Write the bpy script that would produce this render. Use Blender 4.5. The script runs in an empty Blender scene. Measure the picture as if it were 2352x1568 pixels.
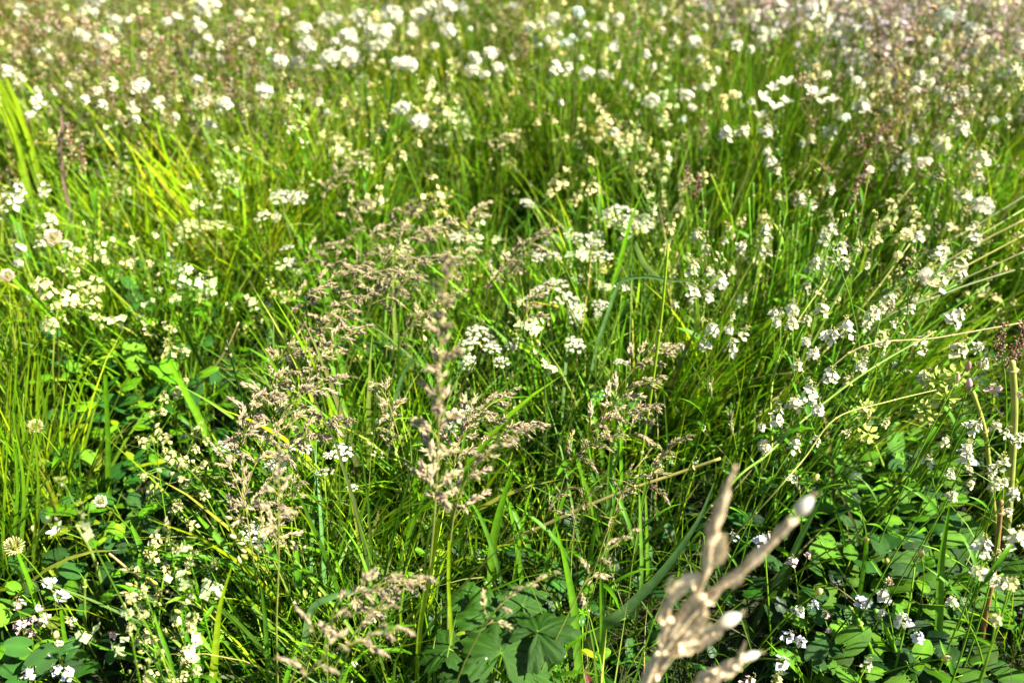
import bpy, math, random
import numpy as np
from mathutils import Vector, Matrix

R_ = random.Random(11)
NR = np.random.RandomState(5)
SC = bpy.context.scene
COL = SC.collection
rad = math.radians

# ------------------------------------------------------------------ camera
CAM_H, PITCH, HFOV = 1.30, rad(36), rad(60)
cam_d = bpy.data.cameras.new('camera')
cam = bpy.data.objects.new('camera', cam_d)
COL.objects.link(cam)
cam.location = (0, 0, CAM_H)
cam.rotation_euler = (math.pi / 2 - PITCH, 0, 0)
cam_d.sensor_width = 36
cam_d.lens = 18 / math.tan(HFOV / 2)
cam_d.clip_start = 0.02
cam_d.clip_end = 2000
cam_d.dof.use_dof = True
cam_d.dof.focus_distance = 1.32
cam_d.dof.aperture_fstop = 2.7
SC.camera = cam

# ------------------------------------------------------------------ daylight
SUN_EL, SUN_AZ = rad(49), rad(106)          # azimuth measured from +Y towards +X
w = bpy.data.worlds.new('World')
SC.world = w
w.use_nodes = True
nt = w.node_tree
for n in list(nt.nodes):
    nt.nodes.remove(n)
sky = nt.nodes.new('ShaderNodeTexSky')
sky.sky_type = 'NISHITA'
sky.sun_disc = False
sky.sun_elevation = SUN_EL
sky.sun_rotation = SUN_AZ
bg = nt.nodes.new('ShaderNodeBackground')
bg.inputs[1].default_value = 0.05
wo = nt.nodes.new('ShaderNodeOutputWorld')
nt.links.new(sky.outputs[0], bg.inputs[0])
nt.links.new(bg.outputs[0], wo.inputs[0])

sd = bpy.data.lights.new('sun', 'SUN')
sd.energy = 5.0
sd.angle = rad(0.5)
sd.color = (1.0, 0.94, 0.82)
sun = bpy.data.objects.new('sun', sd)
COL.objects.link(sun)
svec = Vector((math.cos(SUN_EL) * math.sin(SUN_AZ), math.cos(SUN_EL) * math.cos(SUN_AZ), math.sin(SUN_EL)))
sun.location = svec * 20
sun.rotation_euler = svec.to_track_quat('Z', 'Y').to_euler()

SC.view_settings.view_transform = 'Standard'
SC.view_settings.look = 'None'
SC.view_settings.gamma = 1.0
SC.view_settings.use_curve_mapping = False
SC.view_settings.exposure = 1.75
SC.cycles.max_bounces = 4
SC.cycles.transparent_max_bounces = 4
SC.cycles.transmission_bounces = 2
SC.cycles.diffuse_bounces = 1

# ------------------------------------------------------------------ photograph geometry (2352 x 1568 grid)
FP = 1176 / math.tan(HFOV / 2)
CP, SP = math.cos(PITCH), math.sin(PITCH)


def ray(px, py):
    x = (px - 1176) / FP
    y = -(py - 784) / FP
    return Vector((x, CP + y * SP, -SP + y * CP))


def at_z(px, py, z):
    d = ray(px, py)
    t = (z - CAM_H) / d.z
    return Vector((0, 0, CAM_H)) + d * t


def at_y(px, py, Y):
    d = ray(px, py)
    return Vector((0, 0, CAM_H)) + d * (Y / d.y)


def project(x, y, z):
    dz = z - CAM_H
    depth = y * CP - dz * SP
    upc = y * SP + dz * CP
    depth = np.maximum(depth, 0.02)
    return 1176 + FP * x / depth, 784 - FP * upc / depth, depth


# ------------------------------------------------------------------ materials
MATS = {}


def plant_mat(name, inst, trans=0.4, rough=0.5, spec=0.35, tcol=(1.25, 1.25, 0.7), nscale=60, var=0.25, bump=0.0, sheen=0.0):
    m = bpy.data.materials.new(name)
    m.use_nodes = True
    t = m.node_tree
    N, L = t.nodes, t.links
    for n in list(N):
        N.remove(n)
    out = N.new('ShaderNodeOutputMaterial')
    col = N.new('ShaderNodeAttribute')
    col.attribute_name = 'col'
    mul = N.new('ShaderNodeMix'); mul.data_type = 'RGBA'; mul.blend_type = 'MULTIPLY'
    mul.inputs[0].default_value = 1
    L.new(col.outputs['Color'], mul.inputs[6])
    if inst:
        at = N.new('ShaderNodeAttribute')
        at.attribute_type = 'INSTANCER'
        at.attribute_name = 'tone'
        L.new(at.outputs['Color'], mul.inputs[7])
    else:
        oi = N.new('ShaderNodeObjectInfo')
        L.new(oi.outputs['Color'], mul.inputs[7])
    no = N.new('ShaderNodeTexNoise')
    no.inputs['Scale'].default_value = nscale
    no.inputs['Detail'].default_value = 4
    tc = N.new('ShaderNodeTexCoord')
    L.new(tc.outputs['Object'], no.inputs['Vector'])
    mr = N.new('ShaderNodeMapRange')
    mr.inputs[1].default_value = 0.25
    mr.inputs[2].default_value = 0.75
    mr.inputs[3].default_value = 1 - var
    mr.inputs[4].default_value = 1 + var
    L.new(no.outputs[0], mr.inputs[0])
    m2 = N.new('ShaderNodeVectorMath'); m2.operation = 'SCALE'
    L.new(mul.outputs[2], m2.inputs[0])
    L.new(mr.outputs[0], m2.inputs['Scale'])
    n2 = N.new('ShaderNodeTexNoise'); n2.inputs['Scale'].default_value = nscale * .45; n2.inputs['Detail'].default_value = 3
    L.new(tc.outputs['Object'], n2.inputs['Vector'])
    r2 = N.new('ShaderNodeMapRange'); r2.inputs[1].default_value = .60; r2.inputs[2].default_value = .70
    r2.inputs[3].default_value = 0; r2.inputs[4].default_value = .55 if trans > .3 and 'petal' not in name else 0
    L.new(n2.outputs[0], r2.inputs[0])
    ms = N.new('ShaderNodeMix'); ms.data_type = 'RGBA'
    L.new(r2.outputs[0], ms.inputs[0]); L.new(m2.outputs[0], ms.inputs[6]); ms.inputs[7].default_value = (.24, .20, .03, 1)
    m2 = ms; m2o = ms.outputs[2]
    bs = N.new('ShaderNodeBsdfPrincipled')
    bs.inputs['Roughness'].default_value = rough
    bs.inputs['Specular IOR Level'].default_value = spec
    L.new(m2o, bs.inputs['Base Color'])
    if bump:
        bp = N.new('ShaderNodeBump')
        bp.inputs['Strength'].default_value = bump
        bp.inputs['Distance'].default_value = 0.002
        L.new(no.outputs[0], bp.inputs['Height'])
        L.new(bp.outputs[0], bs.inputs['Normal'])
    if trans > 0:
        tr = N.new('ShaderNodeBsdfTranslucent')
        m3 = N.new('ShaderNodeVectorMath'); m3.operation = 'MULTIPLY'
        m3.inputs[1].default_value = tcol
        L.new(m2o, m3.inputs[0])
        L.new(m3.outputs[0], tr.inputs['Color'])
        mx = N.new('ShaderNodeMixShader')
        mx.inputs[0].default_value = trans
        L.new(bs.outputs[0], mx.inputs[1])
        L.new(tr.outputs[0], mx.inputs[2])
        L.new(mx.outputs[0], out.inputs[0])
    else:
        L.new(bs.outputs[0], out.inputs[0])
    return m


for inst in (False, True):
    s = '_scattered' if inst else ''
    MATS['grass', inst] = plant_mat('grass_blade' + s, inst, 0.27, 0.45, 0.20, tcol=(1.2, 1.25, .5))
    MATS['leaf', inst] = plant_mat('broad_leaf' + s, inst, 0.15, 0.45, 0.3, bump=0.5, nscale=140)
    MATS['stem', inst] = plant_mat('green_stem' + s, inst, 0.12, 0.5, 0.4)
    MATS['petal', inst] = plant_mat('petal' + s, inst, 0.35, 0.75, 0.15, tcol=(1, 1, .95), var=0.08)
    MATS['dry', inst] = plant_mat('dry_seed' + s, inst, 0.22, 0.6, 0.3, tcol=(1.1, 1, .8), var=0.4, nscale=220)
MATS['husk'] = plant_mat('dry_husk', False, 0.18, 0.7, 0.2, tcol=(1.1, 1, .8), var=0.4, nscale=170, bump=0.8)

# colours (linear base colours)
GB = np.array((.102, .275, .004)); GY = np.array((.235, .36, .005)); GM = np.array((.022, .095, .007))
GD = np.array((.010, .042, .006)); GBL = np.array((.075, .17, .05)); STRAW = np.array((.46, .36, .14))
OLIVE = np.array((.16, .165, .03)); BROWN = np.array((.20, .085, .04)); WHITE = np.array((.74, .72, .56))
CREAM = np.array((.66, .60, .28)); MAUVE = np.array((.28, .195, .15)); TAN = np.array((.47, .38, .22))
YG = np.array((.42, .46, .08))


def jit(c, a=0.18, rr=R_):
    k = 1 + rr.uniform(-a, a)
    return np.clip(np.array(c) * k * np.array([1 + rr.uniform(-a, a) * .5, 1, 1 + rr.uniform(-a, a) * .6]), 0, .9)


def mixc(a, b, t):
    return np.array(a) * (1 - t) + np.array(b) * t


# ------------------------------------------------------------------ mesh builder
class MB:
    def __init__(s):
        s.v, s.f, s.c, s.n = [], [], [], 0

    def add(s, v, f, c):
        v = np.asarray(v, float)
        c = np.asarray(c, float)
        if c.ndim == 1:
            c = np.tile(c, (len(v), 1))
        s.v.append(v); s.c.append(c)
        n = s.n
        s.f.extend([tuple(i + n for i in q) for q in f])
        s.n += len(v)

    def mesh(s, name, mat):
        me = bpy.data.meshes.new(name)
        v = np.concatenate(s.v)
        me.from_pydata(v.tolist(), [], s.f)
        c = np.concatenate(s.c)
        a = me.attributes.new('col', 'FLOAT_COLOR', 'POINT')
        a.data.foreach_set('color', np.concatenate([c, np.ones((len(c), 1))], 1).astype(np.float32).ravel())
        me.polygons.foreach_set('use_smooth', [True] * len(me.polygons))
        me.materials.append(mat)
        me.update()
        return me


def norm(a):
    return a / np.maximum(np.linalg.norm(a, axis=-1, keepdims=True), 1e-9)


def ribbon(mb, P, W, side, fold=0.15, c0=GB, c1=None, twist=0.0):
    P = np.asarray(P, float); n = len(P)
    W = np.asarray(W, float)[:, None]
    T = norm(np.gradient(P, axis=0))
    S = np.tile(np.asarray(side, float), (n, 1)) if np.ndim(side) == 1 else np.asarray(side, float)
    S = norm(S - T * (S * T).sum(1, keepdims=True))
    Nn = np.cross(T, S)
    if twist:
        a = np.linspace(0, twist, n)[:, None]
        S, Nn = S * np.cos(a) + Nn * np.sin(a), Nn * np.cos(a) - S * np.sin(a)
    V = np.stack([P - S * W / 2 + Nn * fold * W, P, P + S * W / 2 + Nn * fold * W], 1).reshape(-1, 3)
    c1 = c0 if c1 is None else c1
    t = np.linspace(0, 1, n)[:, None]
    C = np.repeat(np.asarray(c0) * (1 - t) + np.asarray(c1) * t, 3, axis=0)
    C = C.reshape(n, 3, 3); C[:, 1] *= 1.18; C = C.reshape(-1, 3)
    F = []
    for i in range(n - 1):
        a = 3 * i
        F += [(a, a + 1, a + 4, a + 3), (a + 1, a + 2, a + 5, a + 4)]
    mb.add(V, F, C)


def tube(mb, P, Rr, c0, c1=None, k=5, cap=True):
    P = np.asarray(P, float); n = len(P)
    Rr = np.asarray(Rr, float)
    if Rr.ndim == 0:
        Rr = np.full(n, float(Rr))
    T = norm(np.gradient(P, axis=0))
    ref = np.array([0.31, 0.95, 0.05]) if abs(T[0, 1]) < .8 else np.array([1., 0, 0])
    A = norm(np.cross(T, ref)); B = np.cross(T, A)
    an = np.arange(k) * 2 * math.pi / k
    V = P[:, None] + Rr[:, None, None] * (A[:, None] * np.cos(an)[None, :, None] + B[:, None] * np.sin(an)[None, :, None])
    V = V.reshape(-1, 3)
    c1 = c0 if c1 is None else c1
    t = np.linspace(0, 1, n)[:, None]
    C = np.repeat(np.asarray(c0) * (1 - t) + np.asarray(c1) * t, k, axis=0)
    F = []
    for i in range(n - 1):
        for j in range(k):
            F.append((i * k + j, i * k + (j + 1) % k, (i + 1) * k + (j + 1) % k, (i + 1) * k + j))
    if cap:
        F.append(tuple((n - 1) * k + j for j in range(k)))
    mb.add(V, F, C)


def spikelet(mb, p, d, L, r, c, k=4, c1=None):
    d = norm(np.asarray(d, float))
    ts = np.array([0, .25, .6, 1.0]); rs = np.array([.25, .95, .8, .06]) * r
    tube(mb, np.asarray(p)[None] + d[None] * (ts * L)[:, None], rs, c, c if c1 is None else c1, k=k)


def bez(a, b, c, n=8):
    t = np.linspace(0, 1, n)[:, None]
    a, b, c = map(lambda q: np.asarray(q, float), (a, b, c))
    return a * (1 - t) ** 2 + 2 * b * t * (1 - t) + c * t * t


def crom(pts, per=4):
    P = [np.asarray(p, float) for p in pts]
    if len(P) == 2:
        return np.linspace(P[0], P[1], per + 1)
    Q = [2 * P[0] - P[1]] + P + [2 * P[-1] - P[-2]]
    out = []
    for i in range(1, len(Q) - 2):
        for s in range(per):
            t = s / per
            out.append(.5 * ((2 * Q[i]) + (-Q[i - 1] + Q[i + 1]) * t + (2 * Q[i - 1] - 5 * Q[i] + 4 * Q[i + 1] - Q[i + 2]) * t * t + (-Q[i - 1] + 3 * Q[i] - 3 * Q[i + 1] + Q[i + 2]) * t ** 3))
    out.append(P[-1])
    return np.array(out)


def arc(az, lean, bend, L, n=8, wob=0.0, rr=R_):
    """a blade's spine growing from the origin"""
    P = [np.zeros(3)]
    for i in range(n):
        t = (i + .5) / n
        a = lean + bend * t ** 1.6
        z = az + wob * math.sin(t * 3 + az)
        d = np.array([math.sin(a) * math.cos(z), math.sin(a) * math.sin(z), math.cos(a)])
        P.append(P[-1] + d * L / n)
    return np.array(P)


def blade(mb, o, az, lean, bend, L, wd, c0, c1, n=7, fold=.18, twist=0, rr=R_):
    P = arc(az, lean, bend, L, n, .25) + np.asarray(o)
    t = np.linspace(0, 1, n + 1)
    W = wd * np.clip((.55 + .45 * np.sin(np.minimum(t * 2.2, 1.57))) * (1 - t ** 3.2), .03, 1)
    side = np.array([-math.sin(az), math.cos(az), 0]) + np.array([rr.uniform(-.5, .5), rr.uniform(-.5, .5), 0])
    ribbon(mb, P, W, side, fold, c0, c1, twist)


def floret(mb, c, nrm, r, k, col, cup=.15, wid=.42, rr=R_, c_in=None):
    nrm = norm(np.asarray(nrm, float))
    ref = np.array([0, 0, 1.]) if abs(nrm[2]) < .9 else np.array([1., 0, 0])
    A = norm(np.cross(nrm, ref)); B = np.cross(nrm, A)
    V = [c]; F = []; ph = rr.uniform(0, 6.28)
    C = [c_in if c_in is not None else mixc(col, YG, .35)]
    for i in range(k):
        a = ph + i * 6.2832 / k
        rk = r * rr.uniform(.82, 1.12)
        u = A * math.cos(a) + B * math.sin(a); v = -A * math.sin(a) + B * math.cos(a)
        b = len(V)
        V += [c + u * rk * .5 - v * rk * wid + nrm * rk * cup * .6, c + u * rk + nrm * rk * cup * 1.0, c + u * rk * .5 + v * rk * wid + nrm * rk * cup * .6]
        F.append((0, b, b + 1, b + 2))
        q = np.asarray(col) * rr.uniform(.88, 1.05)
        C += [q, q, q]
    mb.add(np.array(V), F, np.clip(np.array(C), 0, .9))


# ------------------------------------------------------------------ things
ROOTS = []


def tag(o, label=None, cat=None, group=None, kind=None):
    if label: o['label'] = label
    if cat: o['category'] = cat
    if group: o['group'] = group
    if kind: o['kind'] = kind
    return o


def part(name, me, parent, M=None, color=None):
    o = bpy.data.objects.new(name, me)
    COL.objects.link(o)
    if parent is not None:
        o.parent = parent
    if M is not None:
        o.matrix_basis = M
    if color is not None:
        o.color = (*color, 1)
    return o


def thing(name, label, cat, loc, group=None, rz=0.0, scale=1.0, tilt=(0, 0)):
    o = bpy.data.objects.new(name, None)
    o.empty_display_size = .02
    COL.objects.link(o)
    o.location = loc
    o.rotation_euler = (tilt[0], tilt[1], rz)
    o.scale = (scale,) * 3
    tag(o, label, cat, group)
    return o


def dirmat(p, d, s, spin=0.0):
    d = Vector(d).normalized()
    q = d.to_track_quat('Z', 'Y')
    return Matrix.Translation(Vector(p)) @ q.to_matrix().to_4x4() @ Matrix.Rotation(spin, 4, 'Z') @ Matrix.Scale(s, 4)


# ================================================================== GROUND
def ground_z(x, y):
    return 0.012 * np.sin(x * 5.1 + 1) * np.sin(y * 4.3) + 0.006 * np.sin(x * 13 + y * 9)


def build_ground():
    near_x = np.linspace(-5, 5, 90)
    xs = np.concatenate([[-300, -60, -15], near_x, [15, 60, 300]])
    ys = np.concatenate([[-40, -4], np.linspace(-1.0, 9, 90), [20, 80, 500]])
    X, Y = np.meshgrid(xs, ys, indexing='ij')
    Z = ground_z(X, Y)
    V = np.stack([X, Y, Z], -1).reshape(-1, 3)
    nx, ny = len(xs), len(ys)
    F = [(i * ny + j, (i + 1) * ny + j, (i + 1) * ny + j + 1, i * ny + j + 1) for i in range(nx - 1) for j in range(ny - 1)]
    me = bpy.data.meshes.new('ground')
    me.from_pydata(V.tolist(), [], F)
    me.polygons.foreach_set('use_smooth', [True] * len(me.polygons))
    m = bpy.data.materials.new('soil_and_moss')
    m.use_nodes = True
    t = m.node_tree; N, L = t.nodes, t.links
    bs = N['Principled BSDF']
    bs.inputs['Roughness'].default_value = .95
    no = N.new('ShaderNodeTexNoise'); no.inputs['Scale'].default_value = 14; no.inputs['Detail'].default_value = 8
    tc = N.new('ShaderNodeTexCoord'); L.new(tc.outputs['Object'], no.inputs['Vector'])
    cr = N.new('ShaderNodeValToRGB')
    cr.color_ramp.elements[0].position = .35; cr.color_ramp.elements[0].color = (.02, .014, .008, 1)
    cr.color_ramp.elements[1].position = .7; cr.color_ramp.elements[1].color = (.03, .05, .012, 1)
    L.new(no.outputs[0], cr.inputs[0]); L.new(cr.outputs[0], bs.inputs['Base Color'])
    bp = N.new('ShaderNodeBump'); bp.inputs['Strength'].default_value = .8; bp.inputs['Distance'].default_value = .02
    L.new(no.outputs[0], bp.inputs['Height']); L.new(bp.outputs[0], bs.inputs['Normal'])
    me.materials.append(m)
    o = bpy.data.objects.new('ground', me); COL.objects.link(o)
    tag(o, 'dark soil of the meadow glimpsed between the stems', None, None, 'structure')


build_ground()


# ================================================================== SCATTER (uncountable ground cover)
def scatter(name, label, protos, pos, rot, scl, idx, tone):
    coll = bpy.data.collections.new(name + '_kinds')
    for me in protos:
        coll.objects.link(bpy.data.objects.new(me.name, me))
    n = len(pos)
    me = bpy.data.meshes.new(name)
    me.vertices.add(n)
    me.vertices.foreach_set('co', np.asarray(pos, np.float32).ravel())
    a = me.attributes.new('rot', 'FLOAT_VECTOR', 'POINT'); a.data.foreach_set('vector', np.asarray(rot, np.float32).ravel())
    a = me.attributes.new('scl', 'FLOAT', 'POINT'); a.data.foreach_set('value', np.asarray(scl, np.float32).ravel())
    a = me.attributes.new('idx', 'INT', 'POINT'); a.data.foreach_set('value', np.asarray(idx, np.int32).ravel())
    a = me.attributes.new('tone', 'FLOAT_VECTOR', 'POINT'); a.data.foreach_set('vector', np.asarray(tone, np.float32).ravel())
    o = bpy.data.objects.new(name, me); COL.objects.link(o)
    g = bpy.data.node_groups.new(name + '_growth', 'GeometryNodeTree')
    g.interface.new_socket('Geometry', in_out='INPUT', socket_type='NodeSocketGeometry')
    g.interface.new_socket('Geometry', in_out='OUTPUT', socket_type='NodeSocketGeometry')
    N, L = g.nodes, g.links
    gi = N.new('NodeGroupInput'); go = N.new('NodeGroupOutput')
    ci = N.new('GeometryNodeCollectionInfo')
    ci.inputs['Collection'].default_value = coll
    ci.inputs['Separate Children'].default_value = True
    ci.inputs['Reset Children'].default_value = True
    ip = N.new('GeometryNodeInstanceOnPoints')

    def na(nm, ty):
        q = N.new('GeometryNodeInputNamedAttribute'); q.data_type = ty
        q.inputs['Name'].default_value = nm
        return [x for x in q.outputs if x.enabled and x.name == 'Attribute'][0]
    L.new(gi.outputs[0], ip.inputs['Points'])
    L.new(ci.outputs[0], ip.inputs['Instance'])
    ip.inputs['Pick Instance'].default_value = True
    L.new(na('idx', 'INT'), ip.inputs['Instance Index'])
    L.new(na('rot', 'FLOAT_VECTOR'), ip.inputs['Rotation'])
    L.new(na('scl', 'FLOAT'), ip.inputs['Scale'])
    L.new(ip.outputs[0], go.inputs[0])
    md = o.modifiers.new('growth', 'NODES'); md.node_group = g
    tag(o, label, None, None, 'stuff')
    return o


def candidates(density, ymin=.30, ymax=6.2, seed=0):
    rs = np.random.RandomState(seed)
    # density per m2 ; the area that the view can plausibly see
    W = 0.74 * ymax + .7
    n = int(density * (ymax - ymin) * 2 * W)
    x = rs.uniform(-W, W, n); y = rs.uniform(ymin, ymax, n)
    k = np.abs(x) < 0.70 * y + .65
    return x[k], y[k], rs


def ell(px, py, cx, cy, rx, ry, soft=.35):
    d = np.sqrt(((px - cx) / rx) ** 2 + ((py - cy) / ry) ** 2)
    return np.clip((1 + soft - d) / (2 * soft), 0, 1)


def box(px, py, x0, x1, y0, y1, s=60.):
    f = lambda v: 1 / (1 + np.exp(-np.clip(v, -30, 30)))
    return f((px - x0) / s * 4) * f((x1 - px) / s * 4) * f((py - y0) / s * 4) * f((y1 - py) / s * 4)


def zones(px, py):
    Z = {}
    Z['far'] = box(px, py, -900, 3400, -2000, 250, 90)
    Z['farleft'] = box(px, py, -900, 700, -2000, 330, 90)
    Z['pink'] = ell(px, py, 2300, -40, 560, 175)
    Z['rush'] = ell(px, py, 1850, 190, 110, 150)
    Z['midgreen'] = np.clip(box(px, py, 150, 1560, 270, 560, 90) + box(px, py, 100, 560, 420, 760, 90) + ell(px, py, 1150, 240, 420, 140) * .7, 0, 1)
    Z['center'] = box(px, py, 500, 1560, 460, 2600, 60)
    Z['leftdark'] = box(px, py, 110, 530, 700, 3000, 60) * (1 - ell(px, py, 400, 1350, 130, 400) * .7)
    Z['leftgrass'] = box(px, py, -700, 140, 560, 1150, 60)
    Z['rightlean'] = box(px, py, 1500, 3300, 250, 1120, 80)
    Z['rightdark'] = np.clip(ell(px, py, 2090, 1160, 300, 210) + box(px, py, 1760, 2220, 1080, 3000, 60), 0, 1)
    Z['rightstems'] = box(px, py, 2200, 3300, 1050, 3000, 60)
    Z['hole'] = np.clip(ell(px, py, 900, 500, 150, 45) + ell(px, py, 1130, 540, 190, 70) + ell(px, py, 960, 10, 120, 40) + ell(px, py, 1090, 90, 70, 50) * .9 + ell(px, py, 1560, 290, 90, 60) * .7 + ell(px, py, 640, 330, 70, 60) * .7 + ell(px, py, 700, 430, 60, 40) * .8 + ell(px, py, 1180, 400, 60, 50) * .6 + ell(px, py, 560, 720, 60, 120) * .7 + ell(px, py, 1220, 500, 100, 50) + ell(px, py, 1180, 590, 70, 60) + ell(px, py, 1560, 900, 60, 200) * .5
                        + ell(px, py, 1470, 350, 130, 110) + ell(px, py, 1100, 130, 110, 60) * .8 + ell(px, py, 2250, 650, 180, 80) + ell(px, py, 2180, 850, 190, 70), 0, 1)
    Z['dock'] = ell(px, py, 1160, 1470, 210, 120)
    return Z


def pick(me_list, rs, n):
    return rs.randint(0, len(me_list), n)


def rots(rs, n, tilt=.12, lean=None):
    r = np.stack([rs.normal(0, tilt, n), rs.normal(0, tilt, n), rs.uniform(0, 6.2832, n)], 1)
    return r


def tones(rs, n, base=(1, 1, 1), a=.2, hue=.15):
    k = 1 + rs.uniform(-a, a, n)
    h = rs.uniform(-hue, hue, n)
    t = np.stack([k * (1 + h), k, k * (1 - h * .5)], 1) * np.asarray(base)
    return t


# ---- prototypes
def tuft(nb, L, wd, spread, lean, bend, cols, name='grass_tuft', n=6, inst=True):
    mb = MB()
    for _ in range(nb):
        r = spread * math.sqrt(R_.random()); a = R_.uniform(0, 6.28)
        c = jit(R_.choice(cols))
        tip = mixc(c, STRAW, .35) if R_.random() < .16 else mixc(c, GY, .25)
        bs = mixc(c, (.30, .33, .10), .3)
        az = a + R_.uniform(-1.2, 1.2)
        blade(mb, (r * math.cos(a), r * math.sin(a), -.01), az, abs(R_.gauss(lean, lean * .6)), R_.uniform(*bend), R_.uniform(*L), R_.uniform(*wd), mixc(bs, c, .8) * .85, tip, n=n, twist=R_.uniform(-1.2, 1.2), fold=R_.uniform(.05, .3))
    return mb.mesh(name, MATS['grass', inst])


fine = [tuft(13, (.16, .36), (.0024, .0056), .035, .16, (.1, 1.3), [GB, GM, GM, GD, GB, GY]) for _ in range(6)]
tallfine = [tuft(12, (.26, .46), (.0028, .0062), .03, .12, (.05, .8), [GB, GY, GM, GD, GM]) for _ in range(5)]
broad = [tuft(6, (.2, .38), (.005, .010), .03, .2, (.5, 1.9), [GM, GBL, GB, GD], n=9) for _ in range(5)]
rush = [tuft(22, (.3, .46), (.0024, .0042), .03, .1, (.05, .5), [GM, GB, GD]) for _ in range(3)]
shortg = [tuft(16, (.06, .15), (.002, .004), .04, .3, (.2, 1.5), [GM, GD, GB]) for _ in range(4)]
bigt = [tuft(R_.randint(34, 46), (.20, .44), (.0050, .0110), .07, .24, (.1, 1.0), [GB, GB, GY, GB, GM], n=8) for _ in range(5)]
dryg = [tuft(4, (.25, .42), (.0012, .003), .03, .25, (.1, 1.0), [STRAW, OLIVE, STRAW * .7]) for _ in range(3)]


def leafshape(mb, o, az, pitch, L, Wd, c, prof=.6, petiole=.0, fold=.2, droop=.5, nu=6, vein=True, roll=0.0, rr=R_, stemcol=None, heart=0.0):
    """ovate leaf with a petiole; returns nothing"""
    o = np.asarray(o, float)
    d = np.array([math.cos(az) * math.cos(pitch), math.sin(az) * math.cos(pitch), math.sin(pitch)])
    if petiole > 0:
        up = np.array([0, 0, 1.])
        e = o + up * petiole * math.cos(rr.uniform(.1, .7)) + np.array([math.cos(az), math.sin(az), 0]) * petiole * .45
        P = bez(o, o + up * petiole * .6, e, 6)
        tube(mb, P, .0011, mixc(c, GY, .4) if stemcol is None else stemcol, k=4)
        o = P[-1]
    side = np.cross(d, [0, 0, 1.]); side = side / max(np.linalg.norm(side), 1e-6)
    nn = np.cross(side, d)
    side, nn = side * math.cos(roll) + nn * math.sin(roll), nn * math.cos(roll) - side * math.sin(roll)
    rows = []
    cols = []
    vs = [-1, -.55, 0, .55, 1]
    for i in range(nu + 1):
        t = (1 - math.cos(math.pi * i / nu)) / 2
        hw = Wd / 2 * math.sqrt(max(0.0, 1 - (2 * t ** prof - 1) ** 2))
        if i == 0: hw = Wd * (.06 + .2 * heart)
        cen = o + d * (L * t) - nn * (droop * L * t * t * .4)
        for v in vs:
            back = -heart * L * .18 * abs(v) * (1 - t) ** 3 * 2
            z = fold * abs(v) * hw + .06 * hw * math.sin(v * 6 + i * 1.9) - .18 * hw * v * v
            rows.append(cen + side * v * hw + nn * z + d * back + d * (L * .05 * (1 - abs(v))))
            k = 1.25 if v == 0 else (1.0 if i % 2 else .92)
            cols.append(np.asarray(c) * k)
    F = []
    m = len(vs)
    for i in range(nu):
        for j in range(m - 1):
            F.append((i * m + j, i * m + j + 1, (i + 1) * m + j + 1, (i + 1) * m + j))
    mb.add(np.array(rows), F, np.array(cols))


def leafclump(nl, inst=True, L=(.018, .035), H=(.04, .12), cols=(GM, GD, GD), round_=.9, name='leafy_clump', spread=.04):
    mb = MB()
    for _ in range(nl):
        a = R_.uniform(0, 6.28); r = spread * math.sqrt(R_.random())
        l = R_.uniform(*L)
        leafshape(mb, (r * math.cos(a), r * math.sin(a), 0), a + R_.uniform(-1, 1), R_.uniform(-.2, .8), l, l * R_.uniform(.6, round_), jit(R_.choice(cols)), petiole=R_.uniform(*H), prof=R_.uniform(.6, .85), nu=4, fold=R_.uniform(0, .35), roll=R_.uniform(-.5, .5))
    return mb.mesh(name, MATS['leaf', inst])


under = [leafclump(9) for _ in range(5)]
bigunder = [leafclump(6, L=(.035, .06), H=(.05, .13), cols=(GB, GM, GM)) for _ in range(4)]


def whorl_sprig(inst=True):
    mb = MB()
    L = R_.uniform(.18, .32)
    P = arc(R_.uniform(0, 6.28), R_.uniform(.05, .4), R_.uniform(0, .9), L, 10)
    c = jit(GB)
    tube(mb, P, .0008, mixc(c, GY, .5), k=3)
    for i in range(2, 11):
        T = norm(P[i] - P[i - 1])
        n = 6
        l = .016 * (1.15 - i / 14) * R_.uniform(.8, 1.2)
        ph = R_.uniform(0, 6)
        A = norm(np.cross(T, [.3, .9, .1])); B = np.cross(T, A)
        for j in range(n):
            a = ph + j * 6.283 / n
            d = (A * math.cos(a) + B * math.sin(a)) + T * .35
            ribbon(mb, np.array([P[i], P[i] + d * l * .5, P[i] + d * l - T * l * .1]), [.0012, .0028, .0006], np.cross(d, T), .1, jit(c, .1))
        if i > 6 and R_.random() < .6:
            for q in range(5):
                d = A * R_.uniform(-1, 1) + B * R_.uniform(-1, 1) + T
                floret(mb, P[i] + d * .008, d, .0022, 4, WHITE * .9)
    return mb.mesh('whorled_sprig', MATS['grass', inst])


whorls = [whorl_sprig() for _ in range(4)]


def feather_leaf(mb, o, az, L, c, pitch=.9):
    P = arc(az, math.pi / 2 - pitch, 1.0, L, 9) + np.asarray(o)
    tube(mb, P, .0007, c, k=3, cap=False)
    for i in range(2, 10):
        T = norm(P[i] - P[i - 1]); S = norm(np.cross(T, [0, 0, 1.])); U = np.cross(S, T)
        l = L * .32 * math.sin(math.pi * (i / 10.5)) + .002
        for sgn in (-1, 1):
            for q in range(4):
                d = S * sgn * math.cos(q * .5 - .5) + T * math.sin(q * .5 - .3) + U * R_.uniform(-.4, .5)
                ll = l * R_.uniform(.5, 1)
                ribbon(mb, np.array([P[i], P[i] + d * ll * .6, P[i] + d * ll]), [.0008, .0016, .0005], U, 0, jit(c, .15))


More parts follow.
